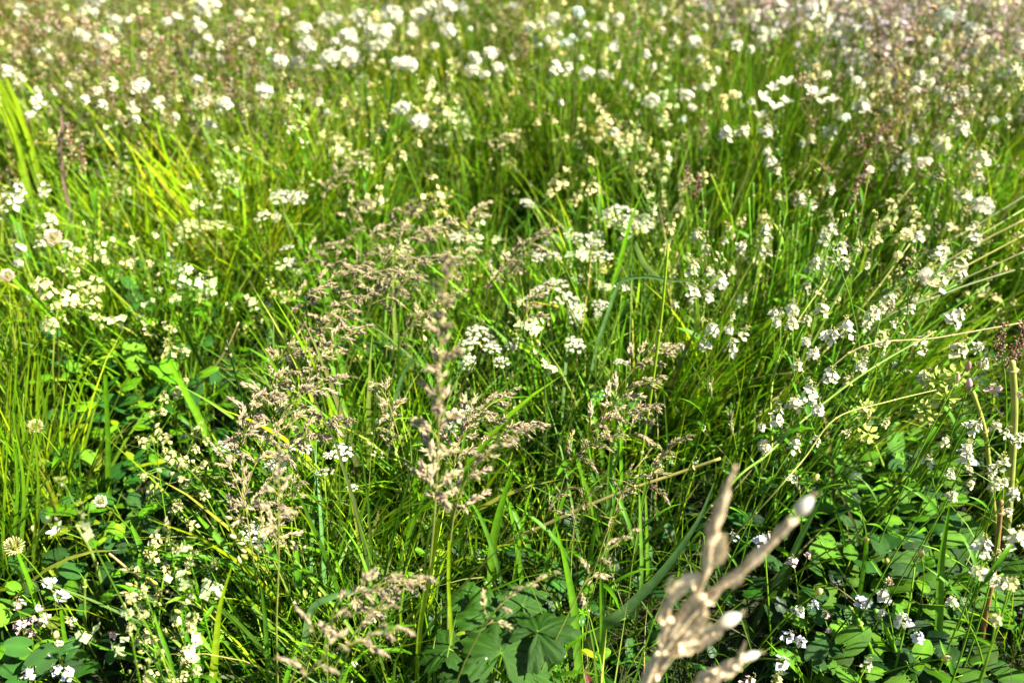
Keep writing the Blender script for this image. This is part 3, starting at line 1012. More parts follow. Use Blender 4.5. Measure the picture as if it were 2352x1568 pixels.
LOOSE = [(46, 17, 26), (326, 190, 32), (474, 226, 26), (303, 245, 26), (88, 235, 34), (17, 160, 26), (42, 177, 24), (235, 238, 24), (479, 282, 26), (255, 190, 30), (517, 235, 30), (195, 226, 20), (82, 116, 16), (330, 126, 18), (442, 122, 26), (476, 88, 24),
         (1241, 56, 20), (1311, 94, 20), (1274, 153, 32), (1301, 163, 20), (1413, 102, 22), (1549, 92, 26), (991, 184, 20), (1413, 303, 30), (1609, 133, 22), (1694, 102, 26), (1677, 75, 22), (1729, 31, 28), (1792, 12, 32), (1867, 20, 26), (1888, 10, 30), (1898, 39, 28),
         (2054, 48, 22), (2166, 10, 18), (2153, 56, 22), (2180, 82, 16), (1993, 94, 18), (2129, 105, 26), (2251, 68, 30), (2232, 66, 26), (2292, 63, 22), (2243, 110, 20), (2114, 173, 26), (2177, 136, 22), (2330, 160, 32), (2212, 209, 28), (1617, 197, 18),
         (1983, 238, 36), (1667, 303, 36), (1709, 299, 30), (1764, 299, 30), (1908, 299, 34), (1864, 316, 22), (2197, 258, 18), (2212, 292, 32), (2100, 318, 22), (2163, 323, 38), (2075, 371, 42), (2255, 364, 42), (2248, 401, 28), (1769, 367, 30), (1840, 459, 34), (1908, 432, 26),
         (1911, 524, 32), (1599, 537, 26), (1758, 534, 36), (1704, 565, 28), (1894, 548, 34), (1932, 568, 34), (1884, 607, 38), (1918, 592, 32), (2160, 582, 42), (2204, 605, 40), (2204, 630, 32), (2122, 633, 44), (2163, 643, 44), (2241, 548, 36), (1653, 643, 44), (1594, 616, 34),
         (1592, 667, 36), (1888, 707, 34), (1820, 707, 34), (1820, 741, 34), (2047, 684, 38), (2007, 718, 40), (2092, 707, 28), (2197, 728, 46), (1908, 769, 42), (1945, 752, 42), (1633, 752, 36), (1707, 769, 38), (2030, 789, 24), (2119, 789, 44), (2207, 799, 40), (1680, 796, 34),
         (1979, 840, 28), (1908, 860, 38), (1860, 901, 40), (1786, 952, 38), (1826, 925, 36), (1881, 939, 32), (1826, 1020, 36), (1619, 789, 34), (2221, 1049, 38), (2306, 1059, 34), (2289, 1110, 30), (2330, 1130, 30), (2333, 1229, 48), (2258, 1253, 44), (2245, 1310, 32),
         (2187, 1137, 26), (2238, 979, 38), (2221, 1030, 34), (2340, 1007, 34), (2183, 1086, 24), (41, 568, 30), (99, 425, 32), (20, 456, 38), (44, 432, 30), (116, 503, 34), (1457, 517, 20)]
CREAMY = [(1525, 262, 22), (1376, 245, 30), (1336, 289, 28), (1379, 289, 30), (1274, 422, 38), (1362, 430, 38), (2051, 466, 36), (2095, 486, 42), (1882, 667, 36), (2047, 507, 34), (1755, 500, 30), (1616, 401, 28), (1704, 507, 26), (391, 799, 40), (425, 803, 24), (377, 911, 24), (408, 898, 28),
          (377, 1003, 32), (456, 983, 26), (473, 1010, 22), (391, 1045, 36), (425, 1059, 32), (422, 1103, 30), (439, 1205, 30), (357, 1236, 34), (347, 1276, 34), (469, 1134, 28), (450, 1080, 24), (109, 660, 46), (1990, 942, 34), (1945, 993, 24), (330, 1358, 26), (354, 1375, 26), (340, 1460, 32), (422, 1514, 30), (343, 1552, 34),
          (452, 1538, 22), (1950, 870, 26), (1540, 520, 34), (1560, 480, 34), (1530, 570, 30), (1590, 600, 26), (380, 1300, 22), (300, 1370, 22), (400, 1420, 24), (440, 1440, 24), (370, 1500, 24), (300, 1440, 22), (2290, 1420, 28), (2320, 1340, 28), (2300, 1270, 26), (435, 1290, 26), (410, 1160, 26)]
UMBELS = [(435, 524, 52, 'umbelyg'), (500, 520, 60, 'umbelyg'), (643, 452, 44, 'umbel'), (683, 454, 40, 'umbel'), (602, 496, 34, 'umbel'), (1416, 490, 70, 'umbel'), (1466, 520, 62, 'umbel'), (1050, 545, 36, 'umbel'), (1080, 552, 28, 'umbel'), (1050, 592, 26, 'umbel'), (1084, 572, 24, 'umbel'), (1322, 546, 38, 'umbel'),
          (1366, 543, 42, 'umbel'), (1234, 590, 28, 'umbel'), (1268, 587, 40, 'umbel'), (1380, 590, 52, 'umbel'), (1272, 655, 64, 'umbel'), (1327, 640, 34, 'umbel'), (1240, 668, 40, 'umbel'), (1304, 688, 50, 'umbel'), (1325, 710, 44, 'umbel'), (1385, 658, 34, 'umbel'), (1430, 660, 36, 'umbel'), (1376, 700, 30, 'umbel'), (1100, 765, 60, 'umbel'), (1075, 790, 50, 'umbel'), (1130, 800, 44, 'umbel'),
          (1188, 786, 34, 'umbel'), (1320, 792, 44, 'umbel'), (1420, 830, 24, 'umbel'), (1075, 830, 40, 'umbel'), (1045, 955, 44, 'umbel'), (1035, 985, 30, 'umbel'), (785, 1038, 46, 'umbel'), (745, 1085, 44, 'umbel'), (660, 570, 34, 'umbel'), (520, 1030, 50, 'umbel'), (655, 1050, 56, 'umbel'), (620, 1075, 40, 'umbel'), (580, 1220, 48, 'umbel'), (600, 1250, 30, 'umbel'), (1150, 830, 36, 'umbel'),
          (1255, 560, 24, 'umbel'), (700, 1030, 30, 'umbel'), (1430, 515, 44, 'umbel'), (1210, 466, 30, 'umbel')]
LOW = [(109, 1336, 26, 'lilac', .2), (138, 1368, 32, 'lilac', .2), (44, 1385, 30, 'pink', .2), (41, 1436, 28, 'pink', .18), (68, 1450, 22, 'pink', .16), (100, 1419, 28, 'loose', .2), (163, 1426, 26, 'loose', .18), (156, 1545, 32, 'lilac', .18), (65, 1542, 28, 'lilac', .18), (129, 1457, 22, 'bud', .18), (258, 1457, 24, 'pink', .16),
       (1986, 1382, 38, 'lilac', .2), (2030, 1365, 32, 'lilac', .2), (2075, 1423, 38, 'lilac', .19), (1837, 1402, 30, 'lilac', .18), (1813, 1457, 32, 'lilac', .18), (1837, 1472, 28, 'lilac', .17), (1799, 1518, 36, 'lilac', .2), (1786, 1555, 30, 'creamy', .18), (1993, 1521, 30, 'loose', .16), (1721, 1562, 34, 'pink', .2), (1898, 1409, 22, 'pink', .17),
       (1820, 1287, 30, 'pink', .24), (1755, 1239, 44, 'lilac', .26), (1990, 1239, 18, 'bud', .3), (2115, 1270, 24, 'bud', .26), (2103, 1283, 16, 'bud', .25), (1881, 1358, 26, 'bud', .22), (2041, 1334, 34, 'tanseed', .24), (2037, 1287, 20, 'bud', .2), (1874, 1096, 24, 'bud', .25), (1833, 1117, 36, 'spike', .25), (2173, 1511, 24, 'bud', .2), (2187, 1378, 30, 'loose', .25), (1995, 1066, 20, 'bud', .26),
       (138, 1220, 38, 'big', .16), (78, 1215, 20, 'bud', .15), (231, 1151, 34, 'clover', .24), (82, 979, 38, 'clover', .3), (32, 1253, 48, 'clover', .26), (122, 544, 44, 'pinkclover', .42), (17, 633, 34, 'pinkclover', .4), (2224, 840, 34, 'pinkbud', .46), (2200, 868, 22, 'pinkbud', .45), (2226, 882, 34, 'pinkbud', .44), (2285, 891, 34, 'pink', .44), (2250, 838, 22, 'pinkbud', .46),
       (1755, 1024, 40, 'clover', .36), (1993, 996, 42, 'pod', .4), (2173, 915, 50, 'pod', .40), (2129, 945, 52, 'pod', .38), (2150, 872, 52, 'pod', .42), (2195, 860, 48, 'pod', .43), (1990, 935, 36, 'pod', .4), (1680, 976, 44, 'spike', .38), (1633, 893, 36, 'spike', .4), (2296, 775, 46, 'brown', .5), (2340, 775, 56, 'brown', .5), (2320, 830, 40, 'brown', .46), (2300, 800, 40, 'tanseed', .48),
       (1803, 197, 40, 'big', .5), (1774, 207, 28, 'big', .5), (1750, 231, 34, 'big', .48), (1777, 252, 42, 'big', .48), (1745, 272, 36, 'big', .47), (1804, 238, 34, 'big', .48), (1874, 224, 52, 'big', .5), (1888, 240, 34, 'big', .49), (1915, 235, 28, 'big', .5), (1975, 335, 40, 'brown', .5), (2010, 320, 36, 'brown', .5), (1990, 400, 34, 'brown', .46), (1965, 440, 40, 'brown', .45),
       (1600, 430, 46, 'brown', .44), (1575, 410, 34, 'brown', .46), (1880, 165, 28, 'tanseed', .5), (1925, 180, 24, 'tanseed', .5), (1205, 110, 34, 'brown', .48), (160, 330, 44, 'brown', .46), (190, 370, 40, 'brown', .45), (480, 220, 34, 'tanseed', .48), (1615, 300, 34, 'brown', .47), (2038, 110, 26, 'pink', .5), (2045, 700, 30, 'tanseed', .42)]


def fan_root(px, py, top, z):
    """right-hand stems splay out of the clump of grass above the dry stalk"""
    base = at_z(1640 + R_.uniform(-60, 130), 1230 + R_.uniform(-90, 60), 0.02)
    k = R_.uniform(.45, .75)
    return (top.x * (1 - k) + base.x * k, top.y * (1 - k) + base.y * k)


for (x, y, s) in BALLS:
    flower(x, y, s * 1.15, 'ball', extra=R_.choice([0, 0, 1]))
for (x, y, s) in LOOSE:
    z = None
    root = None
    if x > 1720 and 450 < y < 1020:
        z = .42 + R_.uniform(-.04, .05)
        root = fan_root(x, y, at_z(x, y, z), z)
    flower(x, y, s * 1.15, 'loose', z=z, root=root)
for (x, y, s) in CREAMY:
    z = None
    if 300 < x < 520 and y > 780: z = .30 + R_.uniform(-.05, .04)
    root = None
    if x > 1850 and 640 < y < 1020:
        z = .4; root = fan_root(x, y, at_z(x, y, z), z)
    flower(x, y, s * 1.1, 'creamy', z=z, root=root)
for (x, y, s, k) in UMBELS:
    flower(x, y, s * 1.1, k, z=.34 + R_.uniform(-.05, .05), extra=R_.choice([0, 0, 1]))
for (x, y, s, k, z) in LOW:
    root = None
    if k == 'pod':
        root = fan_root(x, y, at_z(x, y, z), z)
    flower(x, y, s * (.8 if 'clover' in k else 1), k, z=z, root=root, extra=R_.choice([0, 1]), leaves=(y < 1150))

for _ in range(34):
    x, y = R_.choice([(1380, 330), (1380, 330), (930, 330), (1100, 230), (800, 300)])
    x += R_.gauss(0, 75); y += R_.gauss(0, 55)
    flower(x, y, R_.uniform(18, 30), 'creamy', z=.40, extra=0)

# further single white flowers of the far meadow, then the mass of them
nfar = 0
taken = [(a[0], a[1]) for a in BALLS + LOOSE]
tries = 0
while nfar < 95 and tries < 5000:
    tries += 1
    x = R_.uniform(-10, 2360); y = R_.uniform(0, 330) ** 1.0
    zz = zones(np.array([x]), np.array([y]))
    if R_.random() > (zz['far'][0] * (1 - zz['rush'][0])) * (1.0 if x > 1250 else .5): continue
    if min((x - a) ** 2 + (y - b) ** 2 for a, b in taken) < 26 ** 2: continue
    taken.append((x, y)); nfar += 1
    flower(x, y, R_.uniform(16, 24), R_.choice(['loose', 'creamy', 'loose', 'creamy']), leaves=False)


def far_head_plants():
    res = []
    for k in range(6):
        mb = MB()
        L = R_.uniform(.4, .52)
        P = arc(R_.uniform(0, 6.28), R_.uniform(0, .15), R_.uniform(0, .4), L, 6)
        tube(mb, P, .0012, mixc(OLIVE, GB, .4), k=3)
        for h in range(R_.randint(1, 3)):
            e = P[-1] + NR.normal(0, .012, 3) * (h > 0)
            if h: tube(mb, np.array([P[-2], e]), .0007, OLIVE, k=3)
            s = R_.uniform(.012, .022)
            for p in fib(14):
                if p[2] < -.5: continue
                floret(mb, e + p * s * .4, p + NR.normal(0, .3, 3), s * .34, 4, jit(WHITE if k % 3 else CREAM, .08))
        res.append(mb.mesh('distant_flower', MATS['petal', True]))
    return res


scatter_kind('distant_white_flowers', 'countless small white blossoms speckling the far meadow', far_head_plants(), 75, 21, .48,
             lambda Z, px, py: .7 * Z['far'] * (.55 + .45 * (px > 1300)) + .45 * Z['rightlean'] * ell(px, py, 2050, 380, 420, 200) - .9 * Z['rush'] - .5 * Z['midgreen'] - .2 * Z['pink'])


# ================================================================== GRASS SEED HEADS
def seed_branch(L, n, cols, clump=.6, droop=.3, slen=.0072, srad=.0013):
    """a side branch of a panicle, growing along +X, drooping, thick with spikelets"""
    mb = MB()
    P = np.array([[L * t, .06 * L * math.sin(t * 3), .18 * L * math.sin(t * 2.4) - droop * L * t * t] for t in np.linspace(0, 1, 7)])
    tube(mb, P, np.linspace(.0006, .0003, 7), mixc(STRAW, GY, .5), k=3)
    for i in range(n):
        t = clump * R_.uniform(.2, 1) + (1 - clump) if R_.random() < .85 else R_.uniform(.1, 1)
        f = min(t, .999) * 6; k = int(f)
        p = P[k] + (P[k + 1] - P[k]) * (f - k)
        T = norm(P[k + 1] - P[k])
        d = T * 1.1 + NR.normal(0, .35, 3)
        o = p + NR.normal(0, .0016, 3) * (1.25 - t * .8)
        c = jit(R_.choice(cols), .25)
        spikelet(mb, o, d, slen * R_.uniform(.75, 1.3), srad * R_.uniform(.8, 1.3), c, k=4, c1=mixc(c, MAUVE * .8, .4))
    return mb.mesh('seed_branch', MATS['dry', False])


PB_M = [seed_branch(l, n, (MAUVE, TAN, TAN * .8, (.33, .23, .17), CREAM * .8, mixc(TAN, GY, .5))) for l, n in ((.028, 24), (.035, 32), (.042, 38), (.02, 17), (.032, 27))]
PB_T = [seed_branch(l, n, (TAN, TAN * 1.1, CREAM * .9, MAUVE, mixc(TAN, GY, .6))) for l, n in ((.024, 24), (.03, 30), (.036, 36))]
PB_N = [seed_branch(l, n, (CREAM * .9, TAN * 1.15, TAN, mixc(TAN, GY, .4), MAUVE * 1.2), slen=.0055, srad=.0011) for l, n in ((.022, 26), (.028, 32), (.034, 38))]
PB_G = [seed_branch(l, n, (mixc(TAN, GY, .5), TAN, YG * .7, MAUVE), clump=.9, slen=.0055, srad=.0009) for l, n in ((.02, 18), (.028, 26), (.034, 30))]


def panicle(path, style, label, plen=.10, nbr=12, bsc=1.0, thick=.0011, lean=None, group='grass seed heads in the centre', openness=.8, root_ext=True):
    """path: world points from the base to the tip"""
    P = crom(path, 6)
    root = Vector(P[0])
    P = P - P[0]
    t = thing('grass_seed_head', label, 'grass', root, group)
    mb = MB()
    sc = mixc(jit(GB), STRAW, .3)
    tube(mb, P, np.linspace(thick * 1.3, thick * .45, len(P)), mixc(sc, GY, .5), mixc(STRAW, GY, .3), k=5)
    part('stem', mb.mesh('stem', MATS['stem', False]), t)
    S = np.concatenate([[0], np.cumsum(np.linalg.norm(np.diff(P, axis=0), axis=1))])
    tot = S[-1]
    az0 = R_.uniform(0, 6.28)
    pb = {'n': PB_N, 'm': PB_M, 't': PB_T, 'g': PB_G}[style]
    for i in range(nbr):
        f = i / max(nbr - 1, 1)
        s = tot - plen * (1 - f) * .97
        k = min(np.searchsorted(S, s), len(P) - 1)
        k = max(k, 1)
        u = (s - S[k - 1]) / max(S[k] - S[k - 1], 1e-6)
        p = P[k - 1] + (P[k] - P[k - 1]) * u
        T = norm(P[k] - P[k - 1])
        az = az0 + i * 2.4 + R_.uniform(-.4, .4)
        A = norm(np.cross(T, [.2, .8, .3])); B = np.cross(T, A)
        d = (A * math.cos(az) + B * math.sin(az)) * openness * (1.05 - f * .9) + T * (.7 + .6 * f)
        if lean is not None: d = d + np.array(lean) * .8
        d = norm(d)
        sc_ = bsc * (1.15 - .62 * f) * R_.uniform(.8, 1.15)
        # local X along d
        X = Vector(d); Zv = Vector((0, 0, 1)) - X * X.z
        if Zv.length < .1: Zv = Vector((1, 0, 0)) - X * X.x
        Zv.normalize(); Yv = Zv.cross(X)
        M = Matrix((X, Yv, Zv)).transposed().to_4x4()
        M = Matrix.Translation(Vector(p)) @ M @ Matrix.Rotation(R_.uniform(-.5, .5), 4, 'X') @ Matrix.Scale(sc_, 4)
        part('seed_branch', R_.choice(pb), t, M)
    for _ in range(R_.randint(1, 2)):
        k = R_.randint(3, max(4, len(P) // 3)); l = R_.uniform(.08, .18)
        part('leaf', STEMLEAF[2], t, Matrix.Translation(Vector(P[k])) @ Matrix.Rotation(R_.uniform(0, 6.28), 4, 'Z') @ Matrix.Scale(l, 4))
    return t


def pan_at(px, py, z, dx, dy, style, label, arch=.5, plen=.09, nbr=11, bsc=1.0, rootoff=(0, 0)):
    """panicle whose middle is at pixel (px,py) at height z, its tip leaning (dx,dy) metres from it"""
    c = np.array(at_z(px, py, z))
    tip = c + np.array([dx, dy, plen * .5 * (1 - arch)])
    low = c - np.array([dx * .9, dy * .9, plen * .6])
    root = np.array([low[0] - dx * 1.2 + rootoff[0], low[1] - dy * 1.2 + rootoff[1], 0])
    mid = (low + root) / 2 + np.array([-dx * .3, 0, .02])
    return panicle([root, mid, low, c, tip], style, label, plen=plen, nbr=nbr, bsc=bsc)


PANS = [(720, 590, 'm', .05), (790, 560, 'm', .04), (870, 545, 'm', .05), (930, 560, 'm', .06), (980, 540, 'm', .05), (835, 600, 'm', .05), (900, 610, 'm', .05), (960, 620, 'm', .06), (760, 640, 'm', .05), (830, 650, 'm', .06), (900, 665, 'm', .06),
        (700, 690, 'm', .03), (770, 700, 'm', .06), (850, 700, 'm', .06), (745, 750, 't', .05), (690, 775, 'm', .05), (760, 795, 'm', .05), (650, 820, 't', .04), (720, 850, 't', .04), (640, 880, 't', .05), (700, 905, 'm', .05), (590, 930, 'm', .03), (650, 960, 't', .05), (730, 980, 'm', .05), (560, 990, 'm', .02),
        (620, 1010, 't', .04), (680, 1020, 't', .04), (1090, 500, 't', .03), (1050, 610, 't', .03), (1180, 590, 't', .03), (1230, 550, 'm', .035), (1150, 620, 't', .03), (1000, 700, 't', .04), (940, 750, 'g', .03), (1220, 700, 't', .03), (1480, 830, 't', .04), (1440, 900, 't', .05), (1400, 960, 't', .05), (1360, 1020, 'g', .04),
        (1470, 950, 'm', .02), (1450, 1090, 'g', .02), (1420, 1150, 'g', .01), (1350, 1140, 'g', .02), (1380, 1280, 't', .03), (1290, 1130, 'g', .02), (880, 900, 't', -.01), (890, 960, 'g', -.01), (1100, 950, 'm', .05), (1140, 1000, 'm', .06), (1060, 1000, 'm', .02), (1170, 1370, 't', .05), (930, 490, 'm', .03), (820, 480, 't', .03),
        (610, 1120, 't', .02), (650, 1150, 't', .02), (680, 1120, 't', .02), (640, 1200, 'm', .03), (600, 1180, 't', .0), (560, 1120, 'm', .0), (530, 1080, 'm', -.01), (760, 420, 't', .03), (800, 380, 't', .03), (1150, 330, 't', .03), (840, 1350, 'm', .06), (780, 1420, 'm', .05), (880, 1380, 'm', .05), (760, 1500, 'm', .04), (850, 1460, 'm', .04), (1530, 1040, 'g', .02)]
STY = {'m': 'mauve-brown', 't': 'pale tan', 'g': 'thin greenish'}
for (x, y, st, dx) in PANS:
    z = .40 + R_.uniform(-.05, .05) + (.05 if y > 1250 else 0)
    bl = R_.uniform(.8, 1.15)
    lab = f'{STY[st]} grass seed head {"leaning right" if dx > .035 else "nearly upright"} '
    if y < 520: lab += 'at the back, ' + ('left of middle' if x < 1000 else 'right of middle')
    elif y < 760: lab += ('in the dense patch, ' + ('left part' if x < 820 else 'right part')) if x < 1010 else 'near the white umbels'
    elif y < 1060: lab += ('below the dense patch' if x < 800 else 'in the very middle' if x < 1250 else 'by the broad blades')
    elif y < 1260: lab += ('in the pale left clump' if x < 760 else 'over the yellow stem')
    else: lab += ('left of the lobed leaves' if x < 1000 else 'above the lobed leaves' if x < 1250 else 'right of the lobed leaves')
    pt = pan_at(x, y, z, dx * bl, R_.uniform(-.02, .02), st, lab, plen=R_.uniform(.08, .12), nbr=R_.randint(10, 14) - (4 if y > 1060 else 0), bsc=R_.uniform(1.0, 1.3) * (.75 if y > 1060 else 1), rootoff=(R_.uniform(-.04, .04), R_.uniform(-.03, .05)))
    REG.append((pt, x, y))

# the tall blurred seed head close to the camera
Y0 = .74
pts = [at_y(945, 1640, Y0 + .02), at_y(962, 1480, Y0 + .01), at_y(985, 1320, Y0), at_y(1000, 1150, Y0), at_y(1008, 950, Y0 - .01), at_y(1012, 780, Y0 - .01), at_y(1026, 610, Y0 - .02)]
base = np.array([pts[0].x - .01, pts[0].y, 0])
panicle([base] + [np.array(p) for p in pts], 'n', 'tall blurred grass seed head close to the camera, in the middle', plen=.36, nbr=36, bsc=1.55, thick=.0017, openness=.55, group='tall near grass seed heads')
pts = [at_y(1035, 1640, Y0 + .03), at_y(1028, 1400, Y0 + .03), at_y(1040, 1200, Y0 + .03), at_y(1085, 1080, Y0 + .02), at_y(1180, 1000, Y0 + .02)]
panicle([np.array([pts[0].x, pts[0].y, 0])] + [np.array(p) for p in pts], 'n', 'blurred near grass seed head bending right off the middle stem', plen=.18, nbr=16, bsc=1.25, thick=.0014, openness=.7, group='tall near grass seed heads')
pts = [at_y(690, 1640, .70), at_y(715, 1500, .70), at_y(780, 1400, .70), at_y(860, 1355, .69), at_y(975, 1335, .68)]
panicle([np.array([pts[0].x - .02, pts[0].y, 0])] + [np.array(p) for p in pts], 'n', 'mauve seed head sweeping right near the bottom, left of the lobed leaves', plen=.14, nbr=13, bsc=1.15, thick=.0013, openness=.7, group='tall near grass seed heads')
pts = [at_y(640, 1640, .72), at_y(635, 1450, .72), at_y(640, 1300, .72), at_y(640, 1150, .72), at_y(640, 1020, .71)]
panicle([np.array([pts[0].x - .02, pts[0].y, 0])] + [np.array(p) for p in pts], 'n', 'upright cream seed head standing at the left of the near grass', plen=.17, nbr=15, bsc=1.2, thick=.0013, openness=.7, group='tall near grass seed heads')


# ================================================================== SINGLE LONG BLADES AND STEMS
def long_blade(pix, ztop, width, label, c0=GB, c1=None, kind='blade', dY=0.0, name=None, widths=None, group=None, face=.75, ztaper=True):
    """pix from the top to the bottom on the photograph's grid, width in pixels"""
    top = at_z(pix[0][0], pix[0][1], ztop)
    Yt = top.y
    n = len(pix)
    pts = []
    for i, (x, y) in enumerate(pix):
        pts.append(np.array(at_y(x, y, Yt + dY * i / (n - 1))))
    low = pts[-1]
    if low[2] > .03:
        d = norm(pts[-1] - pts[-2]); k = min(1.0, low[2])
        pts.append(np.array([low[0] + d[0] * .25 * k, low[1] + .02, low[2] * .5]))
        pts.append(np.array([low[0] + d[0] * .35 * k, low[1] + .03, -.01]))
    P = crom(pts[::-1], 6)
    root = P[0].copy()
    dist = np.linalg.norm(pts[0] - np.array([0, 0, CAM_H]))
    Wm = width / FP * dist
    t = np.linspace(0, 1, len(P))
    mb = MB()
    if kind == 'blade':
        if widths is None:
            W = Wm * np.clip((.5 + .5 * np.sin(np.minimum(t * 2.4, 1.57))) * (1 - t ** 4), .04, 1)
        else:
            W = Wm * np.interp(t, np.linspace(0, 1, len(widths)), widths)
        T = norm(np.gradient(P, axis=0))
        vd = norm(P - np.array([0, 0, CAM_H]))
        S = norm(np.cross(T, vd)) + vd * R_.uniform(-face - .25, -face * .3)
        ribbon(mb, P - root, W, S, .16, mixc(c0, (.3, .33, .1), .2), c1 if c1 is not None else c0, twist=R_.uniform(-.5, .5))
        me = mb.mesh('grass_blade', MATS['grass', False])
    else:
        tube(mb, P - root, np.linspace(Wm / 2 * 1.1, Wm / 2 * .7, len(P)), c0, c1, k=6)
        for i in range(3, len(P) - 1, 7):
            tube(mb, np.array([P[i] - root + (P[i + 1] - P[i]) * f for f in (-.12, 0, .12)]), [Wm * .5, Wm * .72, Wm * .5], mixc(c0, STRAW, .5), k=6)
        me = mb.mesh('grass_stem', MATS['stem', False])
    o = thing('grass_plant' if kind == 'blade' else 'meadow_stalk', label, 'grass plant' if kind == 'blade' else 'stalk', root, group)
    part('blade' if kind == 'blade' else 'stem', me, o)
    REG.append((o, pix[0][0], pix[0][1]))
    return o


LB = long_blade
for i in range(9):
    x = R_.uniform(-30, 25); y = R_.uniform(150, 230)
    LB([(x, y), (x + 38, y + 90), (x + 62, y + 170), (x + 85, y + 260)], .54 + R_.uniform(-.03, .02), R_.uniform(8, 13), 'narrow leaf of the tuft at the upper left edge', jit(GB), jit(GY), group='leaves of the upper left tuft')
LB([(1480, 430), (1450, 500), (1425, 590), (1400, 680), (1370, 760), (1350, 900)], .52, 17, 'wide green blade rising right of the white umbels', GB * 1.3, GB * 1.2, widths=[.3, .6, 1, .9, .5, .12])
LB([(1640, 640), (1560, 645), (1480, 635), (1425, 650), (1395, 720), (1370, 800), (1350, 900)], .46, 11, 'bluish blade folded over to the right above the umbels', GBL * 1.5, GBL * 1.6)
LB([(1185, 1060), (1160, 1130), (1138, 1210), (1128, 1290), (1130, 1390)], .42, 24, 'broad green blade standing above the lobed leaves', GB, GB)
LB([(1640, 1110), (1600, 1200), (1530, 1300), (1450, 1385), (1395, 1430)], .46, 30, 'broad blade slanting from the bottom up towards the dry stalk', GBL, GBL * 1.1, widths=[.6, 1, 1, .8, .4, .1])
LB([(1275, 1200), (1300, 1300), (1318, 1400), (1325, 1500), (1335, 1600)], .42, 24, 'broad upright blade right of the lobed leaves', GM * 1.3, GB, dY=-.05)
LB([(1535, 560), (1515, 760), (1480, 1000), (1440, 1220), (1400, 1400), (1360, 1600)], .62, 9, 'long thick green stem crossing the right of the centre', GB * .9, GY, kind='stem', dY=-.12)
LB([(1655, 1052), (1560, 1085), (1440, 1125), (1340, 1165), (1240, 1210), (1160, 1248)], .40, 10, 'straight yellow stem lying across the near grass', STRAW * 1.1, STRAW * np.array((.9, 1.05, .6)), kind='stem', dY=0.05)
LB([(970, 800), (925, 860), (900, 950), (890, 1050), (905, 1200)], .42, 15, 'slim bluish blade left of the tall seed head', GBL * 1.2, GBL)
LB([(905, 1350), (830, 1355), (760, 1370), (715, 1400), (700, 1480)], .34, 18, 'pale broad blade bent over flat at the lower left', GBL * 1.4, GBL * 1.5)
LB([(1250, 910), (1180, 912), (1120, 925), (1080, 960), (1060, 1040)], .38, 9, 'thin blade arching over in the middle', GB * 1.2, GB)
LB([(520, 780), (575, 980), (640, 1150), (680, 1300)], .44, 6, 'thin dark stem slanting down right at the left of the grass', GD * 1.2, GD, kind='stem')
LB([(700, 680), (715, 800), (735, 880), (760, 1000)], .44, 6, 'thin dark stem behind the left seed heads', GD * 1.2, GD, kind='stem')
LB([(548, 740), (520, 800), (480, 860), (445, 900)], .36, 6, 'pale dry stem slanting across the left leaves', STRAW * .8, STRAW, kind='stem')
LB([(390, 830), (425, 900), (465, 980), (490, 1060), (500, 1150)], .36, 16, 'wide green blade under a cream flower at the left', GB, GB * 1.2, widths=[.7, .9, 1, 1, .8, .5])
LB([(242, 860), (248, 1000), (250, 1150), (262, 1300), (285, 1450), (300, 1620)], .40, 20, 'thick green stalk running down through the left shade', GM * 1.4, GB, widths=[1.3, 1.2, .9, .7, .5, .4], face=.2)
LB([(175, 1205), (215, 1280), (238, 1370), (250, 1480), (262, 1620)], .26, 9, 'thin curved stem beside the left stalk', GB, mixc(GB, STRAW, .4), kind='stem')
LB([(195, 1330), (195, 1420), (205, 1500), (215, 1600)], .24, 8, 'thin pale upright stem at the lower left', GB * 1.3, mixc(GB, STRAW, .3), kind='stem')
LB([(40, 1270), (75, 1360), (100, 1450), (125, 1620)], .26, 16, 'green stalk below the big cream clover', GB, GB * 1.2, widths=[.9, .9, .8, .7, .6, .4], face=.2)
LB([(140, 1400), (150, 1470), (175, 1540), (190, 1620)], .22, 12, 'short green stalk at the lower left', GB, GB * 1.1, widths=[.9, .8, .7, .5], face=.2)
LB([(150, 1380), (250, 1270), (330, 1330), (470, 1395), (540, 1420)][1:], .26, 7, 'straw stem lying across the lower left', STRAW, STRAW * .8, kind='stem')
LB([(532, 1300), (505, 1390), (495, 1480), (485, 1620)], .42, 20, 'near yellow-green blade left of the seed heads', GY, GY * 1.1, widths=[.9, .9, 1, .6, .15], face=.2)
LB([(-20, 160), (30, 250), (60, 330), (95, 430)], .55, 20, 'wide yellow-green leaf at the upper left edge', GY * .8, GY * .7, widths=[.4, .8, 1, .9, .5], face=.2)
LB([(0, 200), (40, 290), (75, 380), (100, 450)], .53, 14, 'second yellow-green leaf at the upper left edge', GB * .9, GY * .7, widths=[.4, .8, 1, .8, .3], face=.2)
LB([(1632, 400), (1660, 470), (1685, 530), (1690, 640)], .46, 7, 'bent green stem at the upper right', GB, GY, kind='stem')
LB([(1740, 385), (1770, 460), (1790, 560)], .46, 9, 'pale green blade in the right meadow', GY * .9, GY, widths=[1, .9, .7, .1])
